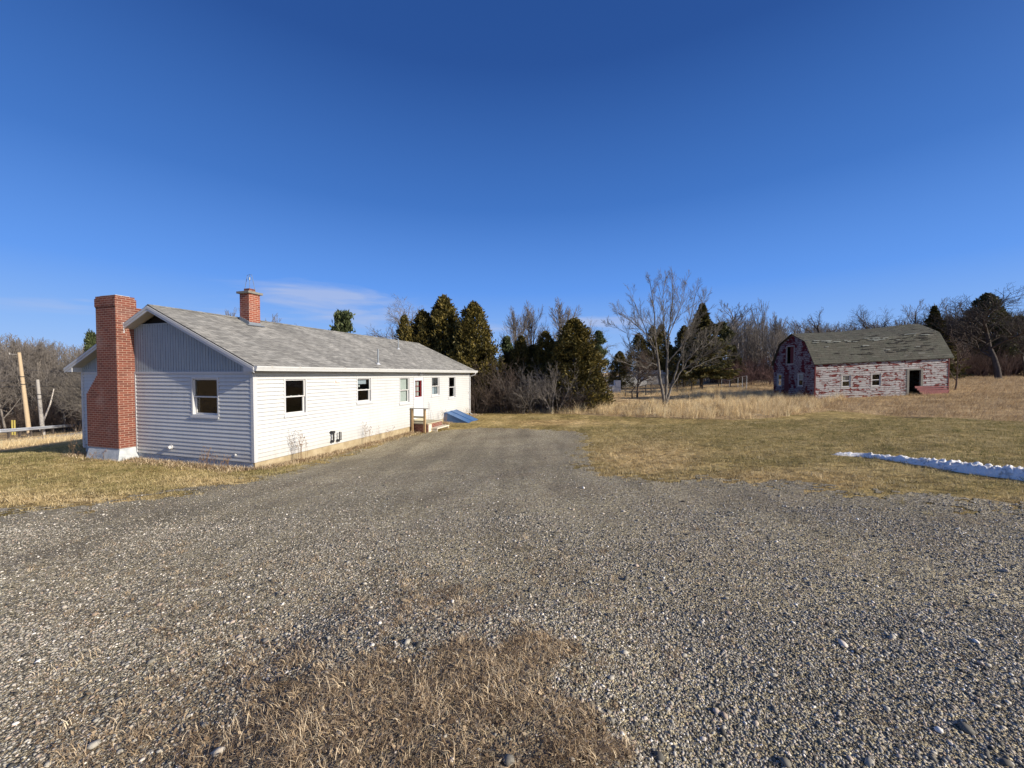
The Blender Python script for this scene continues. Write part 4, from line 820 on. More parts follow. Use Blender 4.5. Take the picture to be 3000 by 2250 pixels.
# litter of dead leaves and straw along the foundation
n = 16000; s = rng.uniform(-.1, 15, n); u = np.abs(rng.normal(0, .28, n)) + .02; s2 = rng.random(n) < .28
wx = np.where(s2, HO[0] - D1[0] * u + D2[0] * (s / 2), HO[0] + D1[0] * s - D2[0] * u); wy = np.where(s2, HO[1] - D1[1] * u + D2[1] * (s / 2), HO[1] + D1[1] * s - D2[1] * u)
h = rng.uniform(.04, .14, n); a = rng.random(n) * 6.283; blades('foundation_litter', wx, wy, h, np.stack([np.cos(a), np.sin(a)], -1) * (h * rng.uniform(.3, .95, n))[:, None], rng.uniform(.005, .02, n), MAT['dead'], 'dead leaves and dry grass litter along the house foundation', 'leaf litter')
# ------------------------------------------------------------------ the old barn (racked, so its lines rise to the right)
BO = np.array([21.8, 28.0, 0.]); BA = math.atan2(-.0916, .9958); E1 = np.array([math.cos(BA), math.sin(BA), 0]); E2 = np.array([-math.sin(BA), math.cos(BA), 0]); SH = .049; BZ = -.2
BL, BW, HE = 8.72, 5.1, 2.43
barn = empty('barn', 'old gambrel barn with peeling red and white clapboards and sagging green-grey roof', 'barn', (BO[0], BO[1], BZ), BA)
BB = (0, 0, BZ)
def bpt(x, y, z): return (x, y, z + SH * x)
class MBS(MB):     # shear everything with the leaning barn
    def build(s, *a, **k): s.v = [(x, y, z + SH * x) for x, y, z in s.v]; return MB.build(s, *a, **k)
BLW = lambda a, o, z: (a, -o, z); BGW = lambda a, o, z: (-o, a, z); BGR = lambda a, o, z: (BL + o, a, z); BBK = lambda a, o, z: (a, BW + o, z)
def bl_pt(px, py, u=0): q = hit_plane(px, py, BO - E2 * u, E2) - BO; x = float(q @ E1); return x, float(q[2]) - SH * x
def bg_pt(px, py): q = hit_plane(px, py, BO, E1) - BO; return float(q @ E2), float(q[2])
YB, ZBK, ZPK = .92, 4.02, 4.74
prof = [(0, HE), (YB, ZBK), (BW / 2, ZPK), (BW - YB, ZBK), (BW, HE)]
def bprof_top(z):
    if z <= HE: return 0.0, BW
    if z <= ZBK: f = (z - HE) / (ZBK - HE) * YB
    elif z <= ZPK: f = YB + (z - ZBK) / (ZPK - ZBK) * (BW / 2 - YB)
    else: f = BW / 2
    return f, BW - f
def brect(x0, x1, y0, y1):
    a0, z1 = bl_pt(x0, y0); a1, _ = bl_pt(x1, y0); _, z0 = bl_pt(x0, y1); return a0, a1, z0, z1
bw1 = brect(2466, 2492, 1099, 1134); bw2 = brect(2553, 2580, 1095, 1131.5); bd = brect(2660, 2699, 1084, 1158)
gl = bg_pt(2305.5, 1016.5), bg_pt(2326.5, 1065); loft = (gl[1][0], gl[0][0], gl[1][1], gl[0][1])
g1_ = bg_pt(2338.5, 1095), bg_pt(2352.5, 1131); gw1 = (g1_[1][0], g1_[0][0], g1_[1][1], g1_[0][1])
g2_ = bg_pt(2278.5, 1097), bg_pt(2290, 1131); gw2 = (g2_[1][0], g2_[0][0], g2_[1][1], g2_[0][1])
g3_ = bg_pt(2299, 1098), bg_pt(2311, 1152); gd = (g3_[1][0], g3_[0][0], -.4, g3_[0][1])
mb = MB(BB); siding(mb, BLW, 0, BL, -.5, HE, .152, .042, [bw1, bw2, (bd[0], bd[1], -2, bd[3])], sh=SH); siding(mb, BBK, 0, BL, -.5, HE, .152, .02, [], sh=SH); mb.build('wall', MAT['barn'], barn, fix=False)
mb = MB(BB); siding(mb, BGW, 0, BW, -.5, ZPK, .152, .035, [loft, gw1, gw2, gd], top=bprof_top); mb.build('gable_wall', MAT['barng'], barn, fix=False)
mb = MB(BB); siding(mb, lambda a, o, z: (BL + o, a, z + SH * BL), 0, BW, -.5, ZPK + .2, .152, .022, [], top=lambda z: bprof_top(z * ZPK / (ZPK + .2))); mb.build('gable_wall', MAT['barn'], barn, fix=False)
mb = MBS(BB); mb.box(-.045, .03, -.05, .02, -.5, HE); mb.box(BL - .04, BL + .03, -.05, .02, -.5, HE + .06); mb.prism([(-.03, HE - .16), (-.03, HE + .02), (0, HE + .02), (0, HE - .16)], 'x', .05, BL - .05); mb.build('corner_board', MAT['redtrim'], barn)
mb = MBS(BB); mb.box(.1, BL - .1, .15, BW - .15, 2.25, 2.3); mb.box(.1, BL - .1, .15, BW - .15, -.55, -.45); mb.box(.1, BL - .1, BW - .2, BW - .1, -.5, 2.3); mb.box(3.2, 3.3, .1, BW - .1, -.5, 2.3); mb.build('interior_boarding', MAT['darkhole'], barn)
mb = MB(BB); nx = 70
def rp(x, v):                     # point on roof: v 0..4 through the profile with overhang
    k = min(int(v), 3); f = v - k; P_ = [(-.16, HE - .13)] + prof[1:4] + [(BW + .16, HE - .13)]
    y = P_[k][0] * (1 - f) + P_[k + 1][0] * f; z = P_[k][1] * (1 - f) + P_[k + 1][1] * f
    g = 1 + .046 * max(0, x) / BL * (1 if k in (1, 2) or True else 1); u = x / BL
    zz = HE + (z - HE) * (1 + (.10 if z > HE else 0) * u)
    sag = .13 * math.sin(math.pi * min(max(u * 1.15, 0), 1)) * (1 if 1 <= v <= 3 else v if v < 1 else max(0, 4 - v))
    bumpy = .018 * float(sn(x, v * 1.3, 3.1, 2)) + .012 * float(sn(x, v * 3, 6.3, 4))
    return (x, y - (.02 if k == 0 else 0), zz + .03 - sag + bumpy + SH * x)
x0b, x1b = -.18, BL + .20; NV = 32
for i in range(nx):
    for j in range(NV):
        xa, xb = x0b + (x1b - x0b) * i / nx, x0b + (x1b - x0b) * (i + 1) / nx; va, vb = 4 * j / NV, 4 * (j + 1) / NV
        da = lambda v: (min(v, 1) * 1.9 + max(0, min(v - 1, 2)) * 1.8 + max(0, v - 3) * 1.9)
        mb.quad(rp(xa, va), rp(xb, va), rp(xb, vb), rp(xa, vb), [(xa, da(va)), (xb, da(va)), (xb, da(vb)), (xa, da(vb))])
        if i in (0, nx - 1):
            xx = x0b if i == 0 else x1b; p, q = rp(xx, va), rp(xx, vb); mb.quad(p, q, (q[0], q[1], q[2] - .06), (p[0], p[1], p[2] - .06), [(0, 0)] * 4)
    p, q = rp(xa, 0), rp(xb, 0); mb.quad(p, q, (q[0], q[1], q[2] - .05), (p[0], p[1], p[2] - .05), [(0, 0)] * 4)
br_ = mb.build('roof', MAT['barnroof'], barn, fix=False)
# curled and missing shingle strips on the lower slope, worn ridge strip
rg = random.Random(4); mb = MB(BB)
for k in range(64):
    mb = MB(BB); x = rg.uniform(1.2, 8.2); v = rg.uniform(.3, .97) if rg.random() < .8 else rg.uniform(1.02, 1.5); w_ = rg.uniform(.15, .7); dv = rg.uniform(.012, .03)
    if x < 3 and rg.random() < .5: continue
    p = [rp(x, v), rp(x + w_, v), rp(x + w_, v + dv), rp(x, v + dv)]; mb.add([(a, b - .022 - rg.uniform(0, .02), c + .02) for a, b, c in p], [(0, 1, 2, 3)]); mb.build('torn_shingle', MAT['darkhole'], br_)
FELT = flat('weathered_roof_felt', (.22, .23, .20), .9, .25, 7)
for k in range(36):
    mb = MB(BB); x = rg.uniform(.2, 8.); v = rg.uniform(.86, 1.0) if rg.random() < .7 else rg.uniform(.4, 1.3); w_ = rg.uniform(.12, .5); dv = rg.uniform(.015, .035)
    p = [rp(x, v), rp(x + w_, v), rp(x + w_, v + dv), rp(x, v + dv)]; mb.add([(p[0][0], p[0][1] - .05, p[0][2] + .03), (p[1][0], p[1][1] - .055, p[1][2] + .03), (p[2][0], p[2][1] - .03, p[2][2] + .03), (p[3][0], p[3][1] - .03, p[3][2] + .03)], [(0, 1, 2, 3)]); mb.build('roof_patch', FELT, br_)
def bwin(fn, r, parts_white=True, cls=MBS, dark='greywood'):
    a0, a1, z0, z1 = r
    mb = cls(BB); frame(mb, fn, a0 - .07, a1 + .07, z0 - .07, z1 + .07, .075, -.06, .035); w = mb.build('window', MAT[dark], barn)
    mb = cls(BB); frame(mb, fn, a0 + .006, a1 - .006, z0 + .006, z1 - .006, .05, -.045, .005); zm = (z0 + z1) / 2; bf(mb, fn, a0 + .05, a1 - .05, -.04, .0, zm - .025, zm + .025); mb.build('sash', MAT['sashwhite'], w)
    mb = cls(BB); mb.quad(fn(a0 + .04, -.03, z0 + .04), fn(a1 - .04, -.03, z0 + .04), fn(a1 - .04, -.03, z1 - .04), fn(a0 + .04, -.03, z1 - .04)); mb.build('pane', MAT['glass'], w); return w
w = bwin(BLW, bw1); mb = MBS(BB); bf(mb, BLW, bw1[0] + .05, bw1[1] - .05, -.07, -.06, (bw1[2] + bw1[3]) / 2, bw1[3] - .04); mb.build('blind', MAT['greywood'], w)
bwin(BLW, bw2)
w = bwin(BGW, gw1, cls=MB); mb = MB(BB); bf(mb, BGW, gw1[0] + .06, gw1[1] - .06, -.07, -.06, gw1[2] + .5, gw1[3] - .05); mb.build('blind', MAT['drape'], w)
bwin(BGW, gw2, cls=MB)
mb = MBS(BB); a0, a1, z0, z1 = bd; bf(mb, BLW, a0 - .09, a0 + .06, -.08, .05, -.45, z1 + .06); bf(mb, BLW, a1 - .05, a1 + .10, -.08, .05, .35, z1 + .06); bf(mb, BLW, a0 + .06, a1 - .05, -.08, .045, z1 - .03, z1 + .09); bf(mb, BLW, a0 - .17, a0 - .09, -.02, .03, -.4, z1 + .1); mb.build('door_frame', MAT['capstone'], barn)
mb = MB(BB); a0, a1, z0, z1 = loft; frame(mb, BGW, a0 - .06, a1 + .06, z0 - .06, z1 + .06, .07, -.05, .035); lf = mb.build('loft_opening', MAT['greywood'], barn)
mb = MB(BB); bf(mb, BGW, a0 + .02, a0 + .55, -.07, -.03, z0 + .02, z1 - .02); mb.build('loft_door', MAT['redtrim'], lf)
mb = MB(BB); a0, a1, z0, z1 = gd
for k in range(4): q = a0 + (a1 - a0) * k / 4; bf(mb, BGW, q + .006, q + (a1 - a0) / 4 - .006, -.02, .02, -.45, z1)
mb.build('door', MAT['redtrim'], barn)
q0 = bl_pt(2690, 1136, .25); q1 = bl_pt(2783, 1150, .25)
p0 = hit_plane(2689, 1137, BO - E2 * .3, E2); p1 = hit_plane(2783, 1155, BO - E2 * .3, E2); pn = empty('fallen_siding_panel', 'faded red board panel fallen against the barn wall right of its doorway', 'panel', (p0[0] + 1, p0[1], p1[2] - .05), BA)
mb = MB(); W3 = float((p1 - p0) @ E1)
for k in range(4):
    zz = k * .15; mb.prism([(0 - 1 + .12 * (3 - k), zz), (W3 - 1 + .1 * (k % 2), zz + .10), (W3 - 1.05 + .1 * (k % 2), zz + .245 - .03 * k), (-1 + .12 * (3 - k) - .04, zz + .148)], 'y', .03 * k, .03 * k + .02)
mb.build('boards', MAT['redwood'], pn)

# ------------------------------------------------------------------ trees
def unit(v): return v / (np.linalg.norm(v) + 1e-9)
def grow(tb, rg, p, d, L, r, lvl, maxl, up=.12, wig=.10, kids=(7, 6, 5, 4), spread=(.5, .95), shrink=.62, npts=None, rmin=.004, f0=.25, ns0=7):
    n = npts or (7 if lvl == 0 else 5 if lvl == 1 else 4 if lvl == 2 else 3)
    pts = [p]; rad = [r]; d = unit(d); rend = max(rmin, r * (.35 if lvl == 0 else .3))
    for i in range(1, n):
        wg = wig * (1 if lvl else .45); d = unit(d + np.array([rg.gauss(0, wg), rg.gauss(0, wg), rg.gauss(0, wg) + up * (1 if lvl else .3)])); pts.append(pts[-1] + d * L / (n - 1)); rad.append(r + (rend - r) * i / (n - 1))
    tb.add(pts, rad, ns0 if lvl == 0 else 5 if lvl == 1 else 3)
    if lvl >= maxl: return
    k = kids[min(lvl, len(kids) - 1)]
    for q in range(k):
        f = f0 + (1 - f0) * (q + rg.random() * .9) / k; f = min(f, .99); x = f * (n - 1); i = int(x); w = x - i; o = pts[i] * (1 - w) + pts[min(i + 1, n - 1)] * w; rr_ = rad[i] * (1 - w) + rad[min(i + 1, n - 1)] * w
        dd = unit(pts[min(i + 1, n - 1)] - pts[i]); side = unit(np.cross(dd, np.array([rg.gauss(0, 1), rg.gauss(0, 1), rg.gauss(0, 1)]))); a = rg.uniform(*spread) * (1.1 - .4 * f)
        grow(tb, rg, o, dd * math.cos(a) + side * math.sin(a), L * shrink * (1.15 - .55 * f) * rg.uniform(.75, 1.15), min(rr_ * .72, r * .6), lvl + 1, maxl, up, wig, kids, spread, shrink, None, rmin, .15, ns0)
def tree_mesh(seed, H_, r0, maxl=3, **kw):
    rg = random.Random(seed); trunk = Tubes(); tb = Tubes(); L = H_
    grow(tb, rg, np.zeros(3) - np.array([0, 0, .15]), np.array([rg.gauss(0, .05), rg.gauss(0, .05), 1]), L * .85, r0, 0, maxl, **kw)
    # split: trunk polyline (ns0) and crown
    tr = Tubes(); cr = Tubes(); ns0 = kw.get('ns0', 7)
    for (k, ns), lst in tb.g.items(): (tr if ns == ns0 else cr).g[(k, ns)] = lst
    V1, Q1 = tr.arrays(); V2, Q2 = cr.arrays(); s = H_ / max(V2[:, 2].max(), 1e-3)
    return V1 * s, Q1, V2 * s, Q2
KINDS = {}
def kind(name, *a, **k): KINDS[name] = tree_mesh(*a, **k)
kind('vase', 11, 10, .16, 4, kids=(13, 7, 5, 4), spread=(.4, .8), up=.16, shrink=.55, f0=.25, rmin=.010)
kind('tallthin', 12, 11, .13, 4, kids=(14, 7, 5, 3), spread=(.4, .85), up=.14, shrink=.44, f0=.33, rmin=.010)
kind('round', 13, 9, .22, 4, kids=(12, 8, 6, 3), spread=(.6, 1.2), up=.05, shrink=.66, f0=.18, rmin=.009)
kind('oak', 24, 11, .26, 4, kids=(10, 8, 6, 4), spread=(.6, 1.2), up=.06, wig=.11, shrink=.66, f0=.3, rmin=.009)
kind('gnarl', 15, 8, .2, 4, kids=(6, 5, 4, 3), spread=(.7, 1.3), up=.06, wig=.28, shrink=.6, f0=.4, rmin=.008)
kind('woodA', 16, 10, .14, 3, kids=(12, 7, 4), spread=(.4, .9), up=.12, shrink=.5, f0=.25, rmin=.014, ns0=5)
kind('woodB', 17, 10, .15, 3, kids=(12, 7, 4), spread=(.5, 1.1), up=.08, shrink=.55, f0=.2, rmin=.014, ns0=5)
kind('woodC', 18, 10, .12, 3, kids=(14, 6, 4), spread=(.4, .8), up=.15, shrink=.4, f0=.3, rmin=.014, ns0=5)
kind('sapling', 19, 4, .05, 3, kids=(9, 6, 4), spread=(.35, .7), up=.14, shrink=.5, f0=.2, rmin=.006, ns0=5)
cache = {}
def bare(kd, px, ptop, Y, label, mat='bark_grey', wide=1.0, rot=None, group='bare trees', name='bare_tree', fat=1.0, pb=None):
    x = (px - CX) / F * Y * 1.0; zt = P(px, ptop, Y)[2]; q = P(px, ptop, Y); x = q[0]; zg = Hs(x, Y); V1, Q1, V2, Q2 = KINDS[kd]; h0 = V2[:, 2].max(); s = (zt - zg) / h0
    key = (kd, mat)
    if key not in cache:
        a = bpy.data.meshes.new('t'); a = mesh_np('trunk', V1, [Q1], MAT[mat], smooth=True); b = mesh_np('crown', V2, [Q2], MAT[mat]); cache[key] = (a.data, b.data); bpy.data.objects.remove(a); bpy.data.objects.remove(b)
    e = empty(name, label, 'tree', (x, Y, zg), rot if rot is not None else random.Random(int(px)).uniform(0, 6.28), group); e.scale = (s * wide, s * wide, s)
    for nm, me in zip(('trunk', 'crown'), cache[key]): o = bpy.data.objects.new(nm, me); COL.objects.link(o); o.parent = e
    return e
# evergreen crowns: sprays of small faces
def sprays(C, Dn, size, rg_, elong=1.6, planar=.0):
    n = len(C); d = Dn / (np.linalg.norm(Dn, axis=1, keepdims=True) + 1e-9); r = rg_.normal(size=(n, 3)); s = np.cross(d, r); s /= np.linalg.norm(s, axis=1, keepdims=True) + 1e-9
    a = C - d * size[:, None] * elong * .5; b = C + d * size[:, None] * elong * .5; w = s * size[:, None] * .36; mid = C + d * size[:, None] * .12
    V = np.stack([a, mid + w, b, mid - w], 1).reshape(-1, 3); return V, np.arange(n * 4).reshape(-1, 4)
def evergreen(seed, kind_, H_, Rr, n):
    g = np.random.default_rng(seed)
    if kind_ in ('cedar',):
        nc = int(n / 34); hz = g.random(nc) ** .85; ang = g.random(nc) * 6.283
        lob = 1 + .18 * np.sin(ang * 3 + hz * 5 + seed) + .14 * np.sin(ang * 7 - hz * 11); pr = np.minimum(1, (hz + .03) * 9) ** .5 * (1 - hz) ** .64 + .015
        rad = Rr * pr * lob * (1 - g.random(nc) ** 2.2 * .55); cc = np.stack([rad * np.cos(ang), rad * np.sin(ang), .25 + hz * (H_ - .3)], -1)
        k = np.repeat(np.arange(nc), 34); C = cc[k] + g.normal(size=(len(k), 3)) * np.array([.13, .13, .20]) * (.35 + .65 * (1 - hz[k]) ** .5)[:, None]; out = cc[k] * np.array([1, 1, 0]); out /= np.linalg.norm(out, axis=1, keepdims=True) + 1e-6
        D = out * .55 + np.array([0, 0, .9]) + g.normal(size=C.shape) * .5; return sprays(C, D, g.uniform(.05, .13, len(C)) * (H_ / 7) ** .4, g, 1.9)
    if kind_ == 'spruce':
        VV = []; DD = []; nb = int(n / 60); hz = np.sort(g.random(nb)) ** .9 * .97 + .03
        for h in hz:
            a = g.random() * 6.283; L = Rr * (1 - h) ** .95 * g.uniform(.6, 1.12) * min(1, h * 7 + .5) + .03; k = 60; f = g.random(k) ** .7; z = h * H_ - .28 * L * f + .22 * L * f ** 3; lat = g.normal(size=k) * .16 * L * (1.1 - f) + g.normal(size=k) * .05
            x = np.cos(a) * L * f - np.sin(a) * lat; y = np.sin(a) * L * f + np.cos(a) * lat; VV.append(np.stack([x, y, z - g.random(k) * .18], -1)); DD.append(np.stack([np.cos(a) + g.normal(size=k) * .5, np.sin(a) + g.normal(size=k) * .5, -.35 + g.normal(size=k) * .35], -1))
        C = np.concatenate(VV); return sprays(C, np.concatenate(DD), g.uniform(.06, .17, len(C)), g, 2.1)
    # pine: tufts at the ends of ascending limbs
    VV = []; DD = []; nt = int(n / 46)
    limbs = [(g.random() ** .75, g.random() * 6.283, g.uniform(.55, 1.2)) for _ in range(30)]
    for q in range(nt):
        h, a, lf = limbs[g.integers(30)]; a = a + g.normal() * .16; L = Rr * (1 - max(0, h - .25) ** 1.5) * lf * g.uniform(.25, 1.0) * (1 - h * .5); h = min(1., h + g.normal() * .02); c = np.array([math.cos(a) * L, math.sin(a) * L, H_ * (.30 + .68 * h) + .10 * L])
        k = 46; v = g.normal(size=(k, 3)); v[:, 2] = np.abs(v[:, 2]) * .8 + .1; v /= np.linalg.norm(v, axis=1, keepdims=True); o = c + g.normal(size=(k, 3)) * np.array([.22, .22, .10]) * (Rr / 2.5); VV.append(o + v * .12); DD.append(v + np.array([math.cos(a), math.sin(a), .3]) * .4)
    C = np.concatenate(VV); return sprays(C, np.concatenate(DD), g.uniform(.12, .24, len(C)), g, 1.9)
ecache = {}
def conifer(kd, variant, px, ptop, Y, width_px, label, mat, n=14000, group='evergreen trees', name='evergreen_tree', lift=0.0, trunk_r=.10):
    q = P(px, ptop, Y); zg = Hs(q[0], Y); Ht = q[2] - zg; Rw = width_px / F * Y / 2 * (1.62 if kd == 'cedar' and Y < 33 else 1.32 if kd == 'cedar' else 1.1); key = (kd, variant, mat)
    if key not in ecache:
        V, Q = evergreen(variant, kd, 7.0, 1.6 if kd == 'cedar' else 2.4 if kd == 'spruce' else 2.6, n); a = mesh_np('crown', V, [Q], MAT[mat]); ecache[key] = a.data; bpy.data.objects.remove(a)
        mb = MB(); mb.tube([(0, 0, -.2), (.02, 0, 2), (.0, .03, 5.9)], [.12, .09, .02], 7); t = mb.build('trunk', MAT['bark_dark'], smooth=True); ecache[key + ('t',)] = t.data; bpy.data.objects.remove(t)
    rw = 1.6 if kd == 'cedar' else 2.4 if kd == 'spruce' else 2.6
    e = empty(name, label, 'tree', (q[0], Y, zg), random.Random(int(px * 7)).uniform(0, 6.28), group); e.scale = (Rw / rw, Rw / rw, Ht / 7.0)
    o = bpy.data.objects.new('crown', ecache[key]); COL.objects.link(o); o.parent = e
    if lift: o.location = (0, 0, lift); o.scale = (1, 1, (7 - lift) / 7)
    t = bpy.data.objects.new('trunk', ecache[key + ('t',)]); COL.objects.link(t); t.parent = e; return e
# --- main multi-stemmed tree, limbs surveyed from its own silhouette
def z4(x, y): return 1700 + x * .28328, 780 + y * .28328
TY = 23.5; rg = random.Random(42); tb = Tubes(); tr_ = Tubes(); base_w = np.array([*P(*z4(878, 1420), TY)[:2], 0]); base_w[2] = Hs(base_w[0], base_w[1])
def limb(pts, r0, r1, dy0=0, dy1=0, twigs=13, trunk=False, tl=1.0):
    n = len(pts); W3 = []
    for i, (a, b) in enumerate(pts): f = i / (n - 1); q = P(*z4(a, b), TY + dy0 + (dy1 - dy0) * f); W3.append(q)
    # resample with a little wander
    m_ = 3 * (n - 1) + 1; ts = np.linspace(0, n - 1, m_); Wp = np.stack([np.interp(ts, np.arange(n), np.array(W3)[:, k]) for k in range(3)], -1); jit = np.array([[rg.gauss(0, .02) for _ in range(3)] for _ in range(m_)]); jit[0] = 0; Wp = Wp + jit
    rd = np.linspace(r0, r1, m_) * (1 if trunk else .72); (tr_ if trunk else tb).add(list(Wp - base_w), list(rd), 7 if trunk else 6)
    twigs = int(twigs * 2.0)
    for q in range(twigs):
        f = .22 + .78 * (q + rg.random()) / twigs; x = min(f, .99) * (m_ - 1); i = int(x); o = Wp[i] + (Wp[i + 1] - Wp[i]) * (x - i); dd = unit(Wp[min(i + 1, m_ - 1)] - Wp[i]); side = unit(np.cross(dd, np.array([rg.gauss(0, 1), rg.gauss(0, 1), rg.gauss(0, 1)])))
        a = rg.uniform(.35, .85); L = tl * .9 * rg.uniform(.7, 1.5) * (1.3 - .78 * f); r = max(.006, (r0 + (r1 - r0) * f) * .3)
        grow(tb, rg, o - base_w, dd * math.cos(a) + side * math.sin(a) + np.array([0, 0, .12]), L, r, 2, 4, up=.09, wig=.09, kids=(6, 6, 6, 4), spread=(.3, .62), shrink=.55, rmin=.0042)
limb([(868, 1425), (850, 1300), (828, 1180), (812, 1060), (803, 960)], .10, .060, 0, -.1, 0, True)
limb([(803, 960), (790, 860), (775, 740), (768, 600), (762, 420), (735, 250), (715, 130)], .075, .012, -.1, -.5, 14)
limb([(803, 965), (765, 860), (715, 770), (655, 600), (600, 480), (540, 300)], .06, .010, -.1, .6, 12)
limb([(790, 870), (720, 740), (640, 660), (560, 600), (470, 530), (375, 430)], .05, .009, 0, -1.0, 12)
limb([(822, 1065), (785, 1015), (740, 1005), (690, 1050), (560, 1030), (430, 985), (330, 930)], .045, .010, 0, -.8, 8, tl=.7)
limb([(815, 1030), (740, 1000), (640, 980), (560, 880), (500, 760), (470, 640), (380, 500)], .04, .009, 0, .9, 10)
limb([(640, 1070), (590, 1110), (520, 1180)], .035, .05, -.3, -.1, 2, tl=.5)
limb([(470, 690), (380, 640), (290, 620), (250, 590)], .02, .006, .4, .8, 5, tl=.6)
limb([(884, 1425), (888, 1300), (892, 1150), (898, 1000), (902, 880)], .10, .058, 0, .1, 0, True)
limb([(902, 885), (910, 740), (925, 600), (945, 430), (955, 260), (960, 100)], .07, .012, .1, .2, 14)
limb([(900, 890), (880, 760), (862, 600), (855, 430), (862, 250), (870, 150)], .055, .010, .1, -.6, 12)
limb([(906, 760), (960, 620), (1010, 480), (1060, 330), (1095, 160)], .045, .009, .1, .8, 12)
limb([(902, 1000), (960, 930), (1040, 830), (1100, 690), (1140, 520), (1180, 350), (1210, 200)], .06, .010, .1, -.7, 13)
limb([(1040, 830), (1090, 790), (1150, 770), (1250, 772), (1340, 770)], .025, .008, -.3, -.8, 6, tl=.6)
limb([(896, 1400), (925, 1290), (960, 1180), (1000, 1060), (1045, 920)], .08, .04, 0, .2, 0, True)
limb([(1045, 920), (1075, 800), (1120, 700), (1180, 560), (1240, 420), (1300, 300)], .05, .010, .2, .8, 12)
limb([(935, 1260), (1000, 1160), (1060, 1060), (1110, 970), (1200, 870), (1300, 740), (1400, 640), (1485, 565)], .07, .010, .05, -.5, 13)
limb([(1060, 1065), (1150, 1010), (1250, 940), (1360, 880), (1480, 830), (1560, 790)], .045, .009, 0, -1.1, 10, tl=.8)
limb([(1085, 1110), (1160, 1060), (1280, 990), (1420, 945), (1520, 925), (1630, 930)], .035, .008, 0, .5, 9, tl=.7)
limb([(1200, 870), (1260, 840), (1340, 790), (1420, 700), (1440, 560)], .03, .008, -.2, .3, 8, tl=.8)
mt = empty('bare_tree', 'large bare spreading tree with pale forking stems standing in tall dry grass', 'tree', tuple(base_w))
V, Q = tr_.arrays(); V[:, 2] -= .0; mesh_np('trunk', V, [Q], MAT['bark_main'], mt, smooth=True); V, Q = tb.arrays(); mesh_np('crown', V, [Q], MAT['bark_main'], mt)
# --- named evergreens
conifer('cedar', 1, 1185, 925, 29, 70, 'small dark cedar just above the far end of the house roof', 'cedar', 15000)
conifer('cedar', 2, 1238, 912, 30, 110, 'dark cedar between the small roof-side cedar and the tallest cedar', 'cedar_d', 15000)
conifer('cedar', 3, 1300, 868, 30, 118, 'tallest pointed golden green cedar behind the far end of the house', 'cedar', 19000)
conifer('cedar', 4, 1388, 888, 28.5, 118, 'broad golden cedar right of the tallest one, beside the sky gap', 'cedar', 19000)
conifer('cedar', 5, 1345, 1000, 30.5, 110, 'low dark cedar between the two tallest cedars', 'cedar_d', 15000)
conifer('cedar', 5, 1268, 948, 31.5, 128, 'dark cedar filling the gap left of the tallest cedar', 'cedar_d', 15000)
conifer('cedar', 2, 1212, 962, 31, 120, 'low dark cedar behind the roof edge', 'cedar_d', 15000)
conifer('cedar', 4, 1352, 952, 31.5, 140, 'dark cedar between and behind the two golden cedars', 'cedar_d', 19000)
conifer('cedar', 1, 1425, 1010, 30, 80, 'low olive cedar shoulder at the right edge of the first clump', 'cedar', 15000)
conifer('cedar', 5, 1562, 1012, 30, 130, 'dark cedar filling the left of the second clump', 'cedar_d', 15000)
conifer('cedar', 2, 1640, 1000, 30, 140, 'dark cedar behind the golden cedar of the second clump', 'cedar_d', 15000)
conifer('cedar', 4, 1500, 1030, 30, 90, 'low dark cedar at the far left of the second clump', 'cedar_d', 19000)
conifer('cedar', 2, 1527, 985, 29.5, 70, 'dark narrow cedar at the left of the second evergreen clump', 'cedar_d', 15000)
conifer('cedar', 1, 1598, 972, 29, 84, 'middle pointed cedar of the second evergreen clump', 'cedar', 15000)
conifer('cedar', 3, 1682, 935, 27.5, 135, 'tall golden green cedar at the right end of the bush thicket', 'cedar', 19000)
conifer('cedar', 5, 1725, 1010, 27.2, 66, 'lower shoulder cedar on the right flank of the golden cedar', 'cedar', 15000)
conifer('pine', 21, 1485, 990, 34, 70, 'distant bluish pine left of the second evergreen clump', 'pine', 9000, name='pine_tree')
conifer('pine', 22, 1755, 974, 40, 66, 'round-topped green pine beyond the golden cedar', 'pine', 9000, name='pine_tree')
conifer('pine', 23, 1003, 920, 38, 125, 'bushy pine top showing above the middle of the house roof', 'pine', 9000, name='pine_tree')
conifer('pine', 24, 272, 975, 48, 75, 'pine with layered boughs left of the brick chimney', 'pine', 9000, name='pine_tree')
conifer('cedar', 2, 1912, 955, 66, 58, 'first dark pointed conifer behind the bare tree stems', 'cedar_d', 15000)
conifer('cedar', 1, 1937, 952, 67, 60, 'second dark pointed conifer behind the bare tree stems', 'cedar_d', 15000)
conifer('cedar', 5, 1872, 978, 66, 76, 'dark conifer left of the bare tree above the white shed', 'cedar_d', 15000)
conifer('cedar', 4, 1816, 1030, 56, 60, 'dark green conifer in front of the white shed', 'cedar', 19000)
conifer('cedar', 3, 2005, 955, 50, 70, 'olive conifer just left of the large spruce', 'cedar_d', 19000)
conifer('spruce', 31, 2058, 888, 42, 190, 'large dark spruce with drooping boughs behind the bare tree', 'spruce', 30000, name='spruce_tree', lift=1.0)
conifer('pine', 22, 2115, 948, 50, 96, 'soft olive pine right of the large spruce', 'pine_d', 9000, name='pine_tree')
conifer('spruce', 32, 2738, 896, 44, 150, 'dark spruce behind the right end of the barn', 'spruce', 21000, name='spruce_tree')
conifer('cedar', 4, 2893, 862, 52, 120, 'broad dark evergreen behind the big oak at the right edge', 'pine_d', 19000)
conifer('pine', 23, 2822, 955, 54, 130, 'dark pine left of the broad dark pine', 'pine_d', 9000, name='pine_tree')
conifer('pine', 24, 2975, 930, 56, 130, 'dark pine at the right edge behind the oak', 'pine_d', 9000, name='pine_tree')
